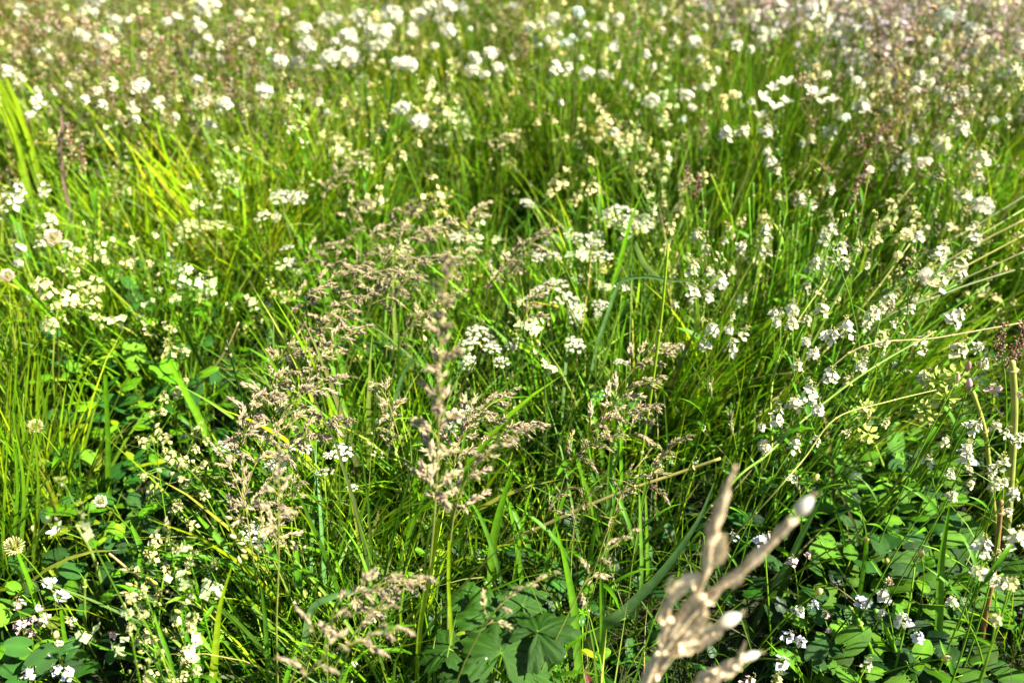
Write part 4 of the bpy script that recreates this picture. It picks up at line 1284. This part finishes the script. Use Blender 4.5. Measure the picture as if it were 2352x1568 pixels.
for k, (x, y, x2, y2, c, wd) in enumerate([(2352, 480, 1900, 770, GB, 8), (2370, 530, 1880, 800, mixc(STRAW, GY, .6), 7), (2370, 570, 1950, 790, GM, 7), (2370, 440, 2080, 620, GM, 8), (2352, 740, 1950, 810, mixc(STRAW, MAUVE, .3), 5), (2150, 895, 1920, 960, mixc(GY, STRAW, .4), 5),
                                          (2100, 420, 1860, 700, GB, 7), (1960, 610, 1800, 900, GB, 7), (2150, 760, 1850, 960, GB, 8), (2330, 620, 2000, 760, GM, 8), (2360, 500, 2030, 700, mixc(GM, STRAW, .5), 7), (1900, 640, 1780, 850, GY, 6), (2090, 560, 1900, 800, mixc(STRAW, GY, .5), 6)]):
    m1 = ((x + x2) / 2 + R_.uniform(-15, 10), (y + y2) / 2 + R_.uniform(-16, 8))
    low = (1720 + R_.uniform(-110, 130), 1130 + R_.uniform(-120, 90))
    LB([(x, y), m1, (x2, y2), ((x2 + low[0]) / 2 - 5, (y2 + low[1]) / 2 + 10), low], .46 + R_.uniform(-.03, .03), wd * .7, 'long thin stem fanning out towards the right edge', c, mixc(c, STRAW, .3), kind='stem', dY=R_.uniform(-.3, -.1), group='stems fanning out to the right edge')
LB([(1528, 650), (1508, 632), (1482, 605), (1466, 572), (1459, 556), (1453, 580), (1450, 660), (1446, 800), (1440, 950)], .40, 21, 'silvery folded leaf hanging beside the big umbel', GB, (.26, .36, .17), widths=[.12, .12, .12, .12, .12, .14, .2, .6, .8, 1, .9, .6])
LB([(2235, 900), (2262, 990), (2275, 1100), (2290, 1250)], .44, 12, 'pale green stalk under the pink buds', mixc(GY, STRAW, .5), mixc(GY, STRAW, .4), kind='stem')
LB([(2325, 830), (2330, 950), (2318, 1150), (2300, 1350)], .5, 17, 'thick straw-green stalk at the right edge', mixc(GB, STRAW, .5), mixc(GY, STRAW, .5), kind='stem')
LB([(2300, 1150), (2285, 1300), (2262, 1420), (2250, 1520)], .4, 13, 'reddish brown stalk at the lower right', (.30, .13, .05), (.28, .17, .06), kind='stem')
LB([(2180, 1165), (2160, 1300), (2155, 1450), (2140, 1620)], .40, 20, 'thick green stalk left of the reddish one', GM * 1.2, GB, widths=[1, 1, .9, .8, .6, .2], face=.15)
LB([(1990, 1245), (1980, 1330), (1960, 1440), (1930, 1620)], .30, 15, 'green stalk with a yellowish bud in the right shade', GM * 1.2, GB, kind='blade', widths=[1.3, 1, .8, .6, .5], face=.15)
LB([(2010, 1400), (2050, 1480), (2075, 1560), (2090, 1620)], .2, 13, 'green stem under the lilac flowers', GB, GB, kind='stem')
LB([(1970, 1420), (2000, 1490), (2030, 1580), (2040, 1620)], .19, 11, 'second green stem under the lilac flowers', GB, GB * 1.1, kind='stem')
LB([(1900, 1120), (1840, 1230), (1790, 1350), (1750, 1460), (1700, 1600)], .34, 28, 'broad dark blade leaning behind the white bud', GM, GM, widths=[.8, 1, 1, .8, .5, .1])
LB([(1885, 1150), (1810, 1290), (1740, 1420), (1690, 1540)], .33, 16, 'narrow blade leaning behind the white bud', GBL, GBL)
LB([(1760, 1470), (1810, 1520), (1850, 1560), (1880, 1600)], .18, 12, 'low bent blade right of the dry stalk', GB, GB)
LB([(1885, 1245), (1930, 1310), (1975, 1380)], .26, 6, 'thin stem crossing to the lilac flowers', mixc(GB, STRAW, .4), GB, kind='stem')
LB([(1950, 1390), (1980, 1430), (2020, 1500), (2060, 1600)], .2, 6, 'thin forked stem low in the right shade', mixc(GB, STRAW, .4), GB, kind='stem')
LB([(140, 265), (142, 300), (138, 360)], .52, 11, 'dull purplish stalk at the upper left', (.2, .12, .1), (.26, .17, .13), widths=[.3, .8, 1, .4], face=.1)
LB([(905, 170), (895, 260), (880, 340), (868, 420)], .5, 9, 'dark upright stem below the white flowers at the top', GD * 1.4, GM, kind='stem')
LB([(835, 180), (840, 220), (845, 260)], .48, 6, 'thin dark stem under the round white flowers', GD, GM, kind='stem')
for i in range(34):       # long straight green stems fanning up to the right
    f = R_.random()
    tx = 1600 + 700 * f + R_.uniform(-40, 40); ty = 400 + 170 * f + R_.uniform(-60, 170)
    bx = 1690 + 160 * f + R_.uniform(-110, 110); by = 1060 + R_.uniform(-150, 70)
    LB([(tx, ty), (tx * .62 + bx * .38 - 10, ty * .62 + by * .38 - 14), (tx * .25 + bx * .75 - 8, ty * .25 + by * .75 - 8), (bx, by)], .44 + R_.uniform(-.04, .04), R_.uniform(4, 7), 'straight green stem fanning up to the right', jit(mixc(GB, GM, R_.random())), jit(GB), kind='stem', dY=R_.uniform(-.15, .02), group='green stems fanning up to the right')
for i in range(26):       # near left edge: tall bright stems
    x = R_.uniform(-20, 105); y = R_.uniform(660, 1000)
    LB([(x + R_.uniform(-25, 35), y), (x, y + 160), (x - 10 + R_.uniform(-10, 10), y + 330)], .42, R_.uniform(6, 11), 'narrow yellow-green blade in the bright tuft at the left edge', jit(mixc(GM, GB, R_.random())), jit(mixc(GB, GY, R_.random())), group='blades of the left edge tuft')
for i in range(34):       # more notable blades in the centre
    x = R_.uniform(560, 1500); y = R_.uniform(700, 1350)
    l = R_.uniform(160, 300); dx = R_.uniform(-90, 90)
    LB([(x + dx, y), (x + dx * .45, y + l * .4), (x, y + l)], .36 + R_.uniform(-.05, .05), R_.uniform(10, 17), 'medium green blade standing in the centre grass', jit(mixc(GB, GBL, R_.random())), jit(GB), dY=R_.uniform(-.06, .06), group='single blades of the centre grass')


LB([(1008, 1190), (992, 1290), (975, 1380), (962, 1470), (955, 1620)], .50, 13, 'broad yellow-green sheath below the tall blurred seed head', GY, GY, widths=[.2, .5, .9, 1, .7], face=.2)
LB([(1032, 1240), (1030, 1340), (1036, 1450), (1040, 1620)], .46, 9, 'second yellow-green stem under the tall blurred seed head', GY * .9, GY, widths=[.2, .8, 1, .8], face=.2)


# ================================================================== BROAD LEAF PLANTS
def leaf_mesh(c, L=1.0, W=.8, prof=.7, fold=.2, droop=.4, heart=0.0, nu=7):
    mb = MB()
    leafshape(mb, (0, 0, 0), 0, .25, L, W, c, prof=prof, fold=fold, droop=droop, nu=nu, heart=heart)
    return mb.mesh('leaf', MATS['leaf', False])


ROUND = [leaf_mesh(GB, 1, .95, .62, .12, .3, .8), leaf_mesh(GM * 1.2, 1, .85, .7, .25, .5, .6), leaf_mesh(GB * 1.1, 1, .75, .8, .2, .3, .2), leaf_mesh(GM, 1, .9, .65, .3, .6, 1.0)]
OVAL = [leaf_mesh(GB, 1, .5, .8, .2, .5), leaf_mesh(GY * .8, 1, .55, .75, .25, .4), leaf_mesh(GM * 1.3, 1, .6, .7, .15, .3)]


def leafy_plant(px, py, z, leaves, lsize, meshes, label, tri=False, name='broad_leaf_plant', group='round-leaved plants on the meadow floor', tone=1.0):
    c = at_z(px, py, z)
    root = Vector((c.x + R_.uniform(-.02, .02), c.y + R_.uniform(-.02, .02), -.005))
    t = thing(name, label, 'plant', root, group)
    mb = MB()
    jobs = []
    for i in range(leaves):
        a = i * 2.4 + R_.uniform(-.4, .4)
        r = lsize * R_.uniform(.5, 1.5)
        h = z * R_.uniform(.7, 1.1)
        e = np.array([c.x - root.x + r * math.cos(a), c.y - root.y + r * math.sin(a), h])
        P = bez((0, 0, 0), (e[0] * .3, e[1] * .3, h * .7), e, 6)
        tube(mb, P, .0011, mixc(GB, GY, .4), k=4)
        if tri:
            for q in range(3):
                aa = a + q * 2.094 + R_.uniform(-.2, .2)
                jobs.append((e, aa, lsize * R_.uniform(.8, 1.05)))
        else:
            jobs.append((e, a + R_.uniform(-.5, .5), lsize * R_.uniform(.75, 1.2)))
    part('stem', mb.mesh('stem', MATS['stem', False]), t)
    for e, aa, s in jobs:
        M = Matrix.Translation(Vector(e)) @ Matrix.Rotation(aa, 4, 'Z') @ Matrix.Rotation(R_.uniform(-.6, .35), 4, 'Y') @ Matrix.Rotation(R_.uniform(-.35, .35), 4, 'X') @ Matrix.Scale(s, 4)
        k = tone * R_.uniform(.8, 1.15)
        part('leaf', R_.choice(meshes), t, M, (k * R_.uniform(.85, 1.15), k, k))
    REG.append((t, px, py))
    return t


LEFTP = [(150, 1090, 36, 1), (95, 1130, 26, 0), (165, 1165, 26, 1), (60, 1170, 26, 1), (292, 1150, 30, 0), (231, 1110, 30, 0), (309, 810, 34, 0), (218, 945, 40, 0), (347, 632, 22, 0), (367, 700, 30, 0), (300, 1010, 24, 1), (325, 1065, 24, 1), (165, 1040, 26, 1), (110, 1060, 22, 1), (200, 1330, 26, 0), (130, 1290, 22, 1),
         (60, 1330, 24, 0), (260, 1250, 26, 1), (340, 940, 26, 0), (190, 800, 24, 1), (420, 750, 22, 0), (340, 1140, 26, 0), (90, 1500, 36, 0), (30, 1450, 28, 0), (40, 1550, 36, 0), (250, 1400, 26, 0), (280, 870, 24, 1), (450, 870, 26, 0), (160, 900, 24, 1), (330, 720, 24, 0), (120, 1000, 24, 0), (300, 1240, 22, 1), (30, 1080, 24, 1), (390, 690, 26, 0)]
for i, (x, y, s, tri) in enumerate(LEFTP):
    z = .17 if y > 900 else .24
    d = (at_z(x, y, z) - Vector((0, 0, CAM_H))).length
    leafy_plant(x, y, z, 2 if tri else R_.randint(3, 5), s / FP * d * 1.4, ROUND if not tri else OVAL, f'{"clover-like" if tri else "round-leaved"} plant in the left shade, ' + ('by the cream flowers' if x > 270 else 'near the edge' if x < 120 else 'by the green stalk') + (', low' if y > 1250 else ', high' if y < 850 else ''), bool(tri))
RIGHTP = [(1990, 1110), (2030, 1144), (2000, 1205), (2044, 1212), (2075, 1140), (1959, 1239), (2129, 1225), (2100, 1060), (2060, 1080), (1950, 1150), (2150, 1130), (1930, 1200), (2180, 1000), (2060, 1010), (1900, 1160), (2100, 1300), (1930, 1310), (1850, 1360), (2120, 1350), (1900, 1480), (1860, 1540), (1950, 1550), (2080, 1540), (1840, 1330),
          (1990, 1300), (2020, 1170), (2110, 1180), (1970, 1060), (2150, 1060), (2000, 1450), (2120, 1460), (1890, 1420)]
for i, (x, y) in enumerate(RIGHTP):
    z = .14
    d = (at_z(x, y, z) - Vector((0, 0, CAM_H))).length
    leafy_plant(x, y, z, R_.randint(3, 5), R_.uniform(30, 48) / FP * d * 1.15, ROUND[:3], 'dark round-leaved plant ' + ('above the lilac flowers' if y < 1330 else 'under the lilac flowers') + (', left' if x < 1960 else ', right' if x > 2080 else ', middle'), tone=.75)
for i in range(26):
    x = R_.uniform(150, 500); y = R_.uniform(620, 900)
    z = R_.uniform(.2, .28)
    d = (at_z(x, y, z) - Vector((0, 0, CAM_H))).length
    leafy_plant(x, y, z, R_.randint(3, 5), R_.uniform(26, 40) / FP * d * 1.15, ROUND + OVAL, 'bright leafy plant at the top of the left shade', tone=1.05)
for i in range(62):
    x = R_.uniform(20, 500); y = R_.uniform(840, 1560)
    if x < 130 and y < 1080: continue
    z = R_.uniform(.08, .17)
    d = (at_z(x, y, z) - Vector((0, 0, CAM_H))).length
    leafy_plant(x, y, z, R_.randint(3, 5), R_.uniform(30, 46) / FP * d * 1.2, ROUND + OVAL, 'dark green leafy plant of the left shade' + (', upper part' if y < 1150 else ', lower part'), tone=.62)  # low tone puts the deep shade of the left undergrowth into leaf colour
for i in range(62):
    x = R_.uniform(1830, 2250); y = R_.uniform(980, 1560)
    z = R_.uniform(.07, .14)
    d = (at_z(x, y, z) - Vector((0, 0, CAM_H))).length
    leafy_plant(x, y, z, R_.randint(3, 5), R_.uniform(30, 50) / FP * d * 1.2, ROUND[:3], 'dark green leafy plant of the right shade' + (', upper part' if y < 1250 else ', lower part'), tone=.5)  # leaf colour toned down to imitate the deep shade on the right
for i in range(34):
    x = R_.uniform(540, 1500); y = R_.uniform(760, 1500)
    z = .15
    d = (at_z(x, y, z) - Vector((0, 0, CAM_H))).length
    leafy_plant(x, y, z, R_.randint(2, 4), R_.uniform(26, 42) / FP * d, OVAL + ROUND[:1], 'bright green leafy plant low in the centre grass', group='leafy plants under the centre grass', tone=1.15)


def lobed_leaf(Rd, seed, lobes=5):
    rr = random.Random(seed)
    mb = MB()
    na = 72; nr = 7
    V = [np.zeros(3)]; C = [GB]
    for i in range(1, nr + 1):
        f = i / nr
        for j in range(na):
            a = -2.75 + 5.5 * j / (na - 1)
            lo = abs(math.sin((a + 2.75) / 5.5 * math.pi * lobes))
            rad_ = Rd * (.66 + .34 * lo ** .7) * (1 - .16 * abs(a) / 2.75)
            se = .075 * Rd * (((j * 2.5) % 2) - 1) * f ** 4 + rr.uniform(-.015, .015) * Rd * f ** 4
            r = rad_ * f + se
            # vein at the middle of each lobe: ridge; cleft between: valley
            ve = lo ** 3
            z = -.05 * Rd * f * (ve - .5) + .16 * Rd * f * f * math.sin(a * 2.2 + seed) - .25 * Rd * f ** 2.5 * (.4 + .6 * abs(math.cos(a)))
            z += .028 * Rd * math.sin(i * 2.8 + j * .9) * f + .02 * Rd * math.sin(j * .37 * i)
            V.append(np.array([r * math.cos(a), r * math.sin(a), z]))
            k = 1.35 if lo > .985 else (1.08 if (j + i) % 5 == 0 else .95)
            C.append(mixc(GB, GM, .75) * k)
    F = [(0, 1 + j, 2 + j) for j in range(na - 1)]
    for i in range(nr - 1):
        for j in range(na - 1):
            a = 1 + i * na + j
            F.append((a, a + na, a + na + 1, a + 1))
    mb.add(np.array(V), F, np.array(C))
    return mb.mesh('leaf', MATS['leaf', False])


LOBED = [lobed_leaf(1, s, l) for s, l in ((1, 5), (2, 5), (3, 7), (4, 5))]


def lobed_plant(px, py, specs, label):
    root = at_z(px, py, 0)
    t = thing('lobed_leaf_plant', label, 'plant', (root.x, root.y, -.005), None)
    mb = MB()
    for (x, y, z, r, az, tl, ro) in specs:
        e = np.array(at_z(x, y, z)) - np.array([root.x, root.y, -.005])
        P = bez((0, 0, 0), (e[0] * .2, e[1] * .2, e[2] * .7), e, 9)
        tube(mb, P, .0022, mixc(GB, GY, .5), k=6)
        M = Matrix.Translation(Vector(e)) @ Matrix.Rotation(az, 4, 'Z') @ Matrix.Rotation(tl, 4, 'Y') @ Matrix.Rotation(ro, 4, 'X') @ Matrix.Scale(r * .85, 4)
        k = R_.uniform(.45, .75)  # leaf colour darkened to stand in for shade from the plants above
        part('leaf', R_.choice(LOBED), t, M, (k, k, k))
    part('stem', mb.mesh('stem', MATS['stem', False]), t)
    return t


lobed_plant(1130, 1640, [(1150, 1500, .27, .075, 1.5, -.1, .1), (1235, 1450, .29, .07, .6, -.1, -.2), (1130, 1420, .26, .065, 2.0, -.15, .1), (1070, 1380, .24, .05, 2.6, .1, 0), (1030, 1490, .25, .055, 3.0, .1, .2), (1200, 1390, .27, .05, 1.2, -.3, .2), (1220, 1545, .24, .06, -.2, .2, 0), (1060, 1550, .25, .05, -2.6, .2, .1)],
            'large lobed toothed green leaves at the bottom centre below the seed heads')
lobed_plant(1300, 1560, [(1290, 1450, .16, .04, .3, .1, 0), (1280, 1340, .14, .036, 1.2, .0, .1), (1260, 1300, .13, .03, 2.0, .1, 0)], 'smaller light green lobed leaves right of the large ones')
lobed_plant(880, 820, [(870, 795, .22, .045, 1.4, -.3, 0), (905, 815, .2, .035, .2, -.2, .2)], 'yellow-green lobed leaf in the middle of the seed heads')
lobed_plant(1480, 1010, [(1440, 920, .24, .04, 1.4, -.3, 0), (1480, 960, .2, .045, .6, -.2, 0)], 'light green lobed leaf behind the thin seed heads at right')

# small reddish withered leaf, bottom right of centre
mb = MB()
c = at_z(1343, 1535, .16)
leafshape(mb, (0, 0, 0), -1.2, -.9, .022, .011, np.array((.10, .025, .018)), petiole=0, prof=.8, fold=.5, droop=-.3, nu=7)
tube(mb, np.array([[0, 0, 0], [.004, .002, .012], [.002, .003, .03]]), .0008, STRAW * .6, k=4)
o = bpy.data.objects.new('withered_leaf', mb.mesh('withered_leaf', MATS['leaf', False])); COL.objects.link(o); o.location = (c.x, c.y, c.z)
tag(o, 'small dark red curled withered leaf at the bottom, right of the lobed leaves', 'leaf')


# ================================================================== DRY TAN STALKS CLOSE TO THE CAMERA
HUSK = np.array((.80, .66, .42)); HUSK2 = np.array((.56, .38, .20))


def husk_tube(mb, P, Rr, k=8, rough=.26):
    P = crom(P, 7); n = len(P)
    R = np.interp(np.linspace(0, 1, n), np.linspace(0, 1, len(Rr)), Rr)
    T = norm(np.gradient(P, axis=0))
    A = norm(np.cross(T, [.31, .9, .05])); B = np.cross(T, A)
    V, C = [], []
    for i in range(n):
        for j in range(k):
            a = j * 6.2832 / k
            r = R[i] * (1 + rough * math.sin(i * 1.1 + j * 2.1) + rough * .8 * R_.uniform(-1, 1))
            V.append(P[i] + (A[i] * math.cos(a) + B[i] * math.sin(a)) * r)
            C.append(mixc(HUSK, HUSK2, R_.random() ** 2 * .9))
    F = [(i * k + j, i * k + (j + 1) % k, (i + 1) * k + (j + 1) % k, (i + 1) * k + j) for i in range(n - 1) for j in range(k)]
    F.append(tuple((n - 1) * k + j for j in range(k)))
    mb.add(np.array(V), F, np.array(C))


def bract_mesh(pts, wd, c=HUSK):
    mb = MB()
    P = crom(pts, 6); n = len(P)
    t = np.linspace(0, 1, n)
    T = norm(np.gradient(P, axis=0)); vd = norm(P - np.array([0, 0, CAM_H]))
    S = norm(np.cross(T, vd)); Nn = np.cross(T, S)
    W = np.interp(t, np.linspace(0, 1, len(wd)), wd)
    V, C = [], []
    vs = np.linspace(-1, 1, 6)
    for i in range(n):
        for v in vs:
            w_ = W[i] * (1 + .22 * math.sin(i * 2.3 + v * 3) * abs(v))
            V.append(P[i] + S[i] * v * w_ / 2 + Nn[i] * (.28 * w_ * v * v + .07 * w_ * math.sin(i * 1.7 + v * 5)))
            C.append(mixc(c, HUSK2, R_.random() ** 2 * .6) * (1.1 if abs(v) < .3 else 1))
    m = len(vs)
    F = [(i * m + j, i * m + j + 1, (i + 1) * m + j + 1, (i + 1) * m + j) for i in range(n - 1) for j in range(m - 1)]
    mb.add(np.array(V), F, np.clip(C, 0, .9))
    return mb


def bud_mesh(p, d, L, r, col=(.66, .64, .58)):
    mb = MB()
    d = norm(np.array(d)); ref = norm(np.cross(d, [.3, .2, 1.])); B = np.cross(d, ref)
    n, k = 11, 14
    V, C = [], []
    for i in range(n):
        t = i / (n - 1)
        rr = r * (math.sin(math.pi * min(.985, t * .93 + .05)) ** .6)
        for j in range(k):
            a = j * 6.2832 / k
            q = rr * (1 + .05 * math.sin(a * 3 + t * 4) + R_.uniform(-.02, .02))
            V.append(np.array(p) + d * L * t + (ref * math.cos(a) + B * math.sin(a)) * q)
            C.append(mixc(HUSK * 1.1, col, min(1, t * 1.7) * (1 if j % 3 else .8)))
    F = [(i * k + j, i * k + (j + 1) % k, (i + 1) * k + (j + 1) % k, (i + 1) * k + j) for i in range(n - 1) for j in range(k)]
    F.append(tuple((n - 1) * k + j for j in range(k)))
    mb.add(np.array(V), F, np.clip(C, 0, .9))
    for _ in range(14):
        a = R_.uniform(0, 6.28)
        s = np.array(p) + d * L * .9
        e = s + d * L * R_.uniform(.2, .45) + (ref * math.cos(a) + B * math.sin(a)) * r * .5
        tube(mb, np.array([s, e]), [.00025, .0001], TAN, k=3)
    return mb


def dry_stalk(defs, label, Y, baseoff):
    g = lambda x, y, dy=0.0: np.array(at_y(x, y, Y + dy))
    px = Y / 1.0
    b0 = g(*defs['main'][0])
    root = np.array([b0[0] + baseoff[0], b0[1] + baseoff[1], 0])
    t = thing('dry_seed_stalk', label, 'dry stalk', root, 'dry tan stalks near the camera')

    def sub(mb):
        for i in range(len(mb.v)): mb.v[i] = mb.v[i] - root
        return mb
    u = np.linalg.norm(b0 - np.array([0, 0, CAM_H])) / FP * .84    # metres per pixel there
    mb = MB()
    main = [root, root * .5 + b0 * .5 + np.array([0, 0, .05])] + [g(*q) for q in defs['main']]
    husk_tube(mb, main, [v * u for v in defs['rmain']])
    for br, rr in defs['branches']:
        husk_tube(mb, [g(*q) for q in br], [v * u for v in rr])
    part('stem', sub(mb).mesh('stem', MATS['husk']), t)
    for pts, wd in defs['bracts']:
        part('bract', sub(bract_mesh([g(*q) for q in pts], [v * u for v in wd], HUSK * 1.12)).mesh('bract', MATS['husk']), t)
    for k in range(defs.get('scales', 12)):       # small papery scales along the stems
        br = R_.choice([defs['main'][1:]] + [b for b, _ in defs['branches']])
        i = R_.randint(0, max(0, len(br) - 4)); f = R_.random()
        x = br[i][0] + (br[i + 1][0] - br[i][0]) * f; y = br[i][1] + (br[i + 1][1] - br[i][1]) * f
        a = math.atan2(br[i + 1][1] - br[i][1], br[i + 1][0] - br[i][0]) + R_.choice([-1, 1]) * R_.uniform(.3, 1.0)
        l = R_.uniform(14, 34)
        q = [(x, y, -.004), (x + l * .5 * math.cos(a), y + l * .5 * math.sin(a), -.006), (x + l * math.cos(a + .3), y + l * math.sin(a + .3), R_.uniform(-.01, .006))]
        part('bract', sub(bract_mesh([g(*p) for p in q], [u * 7, u * R_.uniform(10, 18), u * 2], HUSK * 1.05)).mesh('bract', MATS['husk']), t)
    for (x, y), (dx, dy), L, r in defs['buds']:
        p = g(x, y); e = g(x + dx, y + dy, .004)
        part('seed_bud', sub(bud_mesh(p, e - p, L * u, r * u)).mesh('seed_bud', MATS['petal', False]), t)
    return t


dry_stalk({'main': [(1440, 1640), (1500, 1525), (1560, 1442), (1619, 1376), (1700, 1312), (1764, 1250), (1822, 1190)],
           'rmain': [10, 11, 12, 12, 12, 11, 10, 12, 9, 12, 9, 11],
           'branches': [([(1490, 1540), (1546, 1440), (1590, 1376), (1619, 1316), (1633, 1229), (1654, 1171), (1671, 1113), (1690, 1070)], [10, 10, 9, 8, 11, 13, 11, 5, 3]),
                        ([(1500, 1560), (1555, 1492), (1604, 1472), (1640, 1450)], [7, 8, 9, 7, 6]),
                        ([(1510, 1540), (1560, 1470), (1600, 1430), (1622, 1390)], [8, 9, 10, 6, 4]),
                        ([(1520, 1500), (1530, 1430), (1535, 1375)], [6, 8, 7, 4])],
           'bracts': [([(1636, 1296), (1650, 1270), (1658, 1240), (1668, 1224)], [14, 32, 36, 22, 8]), ([(1535, 1385), (1560, 1352), (1590, 1330), (1602, 1345)], [16, 28, 34, 22]), ([(1528, 1440), (1524, 1410), (1540, 1375)], [18, 26, 14]),
                      ([(1545, 1500), (1590, 1482), (1640, 1450), (1660, 1440)], [20, 34, 38, 20]), ([(1590, 1450), (1612, 1420), (1625, 1400)], [16, 30, 14]), ([(1536, 1360), (1540, 1335), (1546, 1322)], [12, 10, 3]), ([(1680, 1350), (1700, 1330), (1712, 1305)], [6, 14, 4])],
           'buds': [((1828, 1184), (34, -40), 52, 14), ((1650, 1436), (44, -22), 56, 16)]},
          'blurred dry tan stalk with two white buds, reaching up from the bottom right of centre', .49, (-.12, .12))
dry_stalk({'main': [(1540, 1640), (1610, 1565), (1677, 1530), (1712, 1508)],
           'rmain': [10, 11, 14, 15, 14, 10],
           'branches': [([(1580, 1600), (1640, 1560), (1680, 1545)], [10, 13, 8])],
           'bracts': [([(1640, 1560), (1665, 1545), (1690, 1540)], [12, 26, 10]), ([(1700, 1500), (1708, 1485), (1712, 1470)], [10, 8, 3])],
           'buds': [((1706, 1512), (40, -14), 42, 10.5)]},
          'lower dry tan stalk with one narrow white bud at the bottom edge', .48, (-.10, .12))

# ================================================================== tell look-alikes apart in their labels
ORD = ['leftmost', 'second-from-left', 'third-from-left', 'fourth-from-left', 'fifth-from-left', 'fifth-from-right', 'fourth-from-right', 'third-from-right', 'second-from-right', 'rightmost']


def ordinals(lst):
    n = len(lst)
    lst.sort(key=lambda q: q[1])
    names = ORD[:(n + 1) // 2] + ORD[10 - n // 2:]
    if n == 2: names = ['left', 'right']
    if n == 3: names = ['leftmost', 'middle', 'rightmost']
    return [(q, nm) for q, nm in zip(lst, names)]


bylab = {}
for q in REG:
    bylab.setdefault(q[0]['label'], []).append(q)
for lab, lst in bylab.items():
    if len(lst) < 2: continue
    if len(lst) <= 10:
        for q, nm in ordinals(lst): q[0]['label'] = f'{nm} {lab}'
    else:
        lst.sort(key=lambda q: q[2])
        nrow = -(-len(lst) // 9)
        rn = {2: ['upper-row', 'lower-row'], 3: ['upper-row', 'middle-row', 'lower-row']}.get(nrow, ['first-row', 'second-row', 'third-row', 'fourth-row', 'fifth-row', 'sixth-row'])
        per = -(-len(lst) // nrow)
        for r in range(nrow):
            for q, nm in ordinals(lst[r * per:(r + 1) * per]): q[0]['label'] = f'{nm} {rn[r]} {lab}'
print('objects', len(bpy.data.objects), 'longest label', max(len(q[0]['label'].split()) for q in REG))
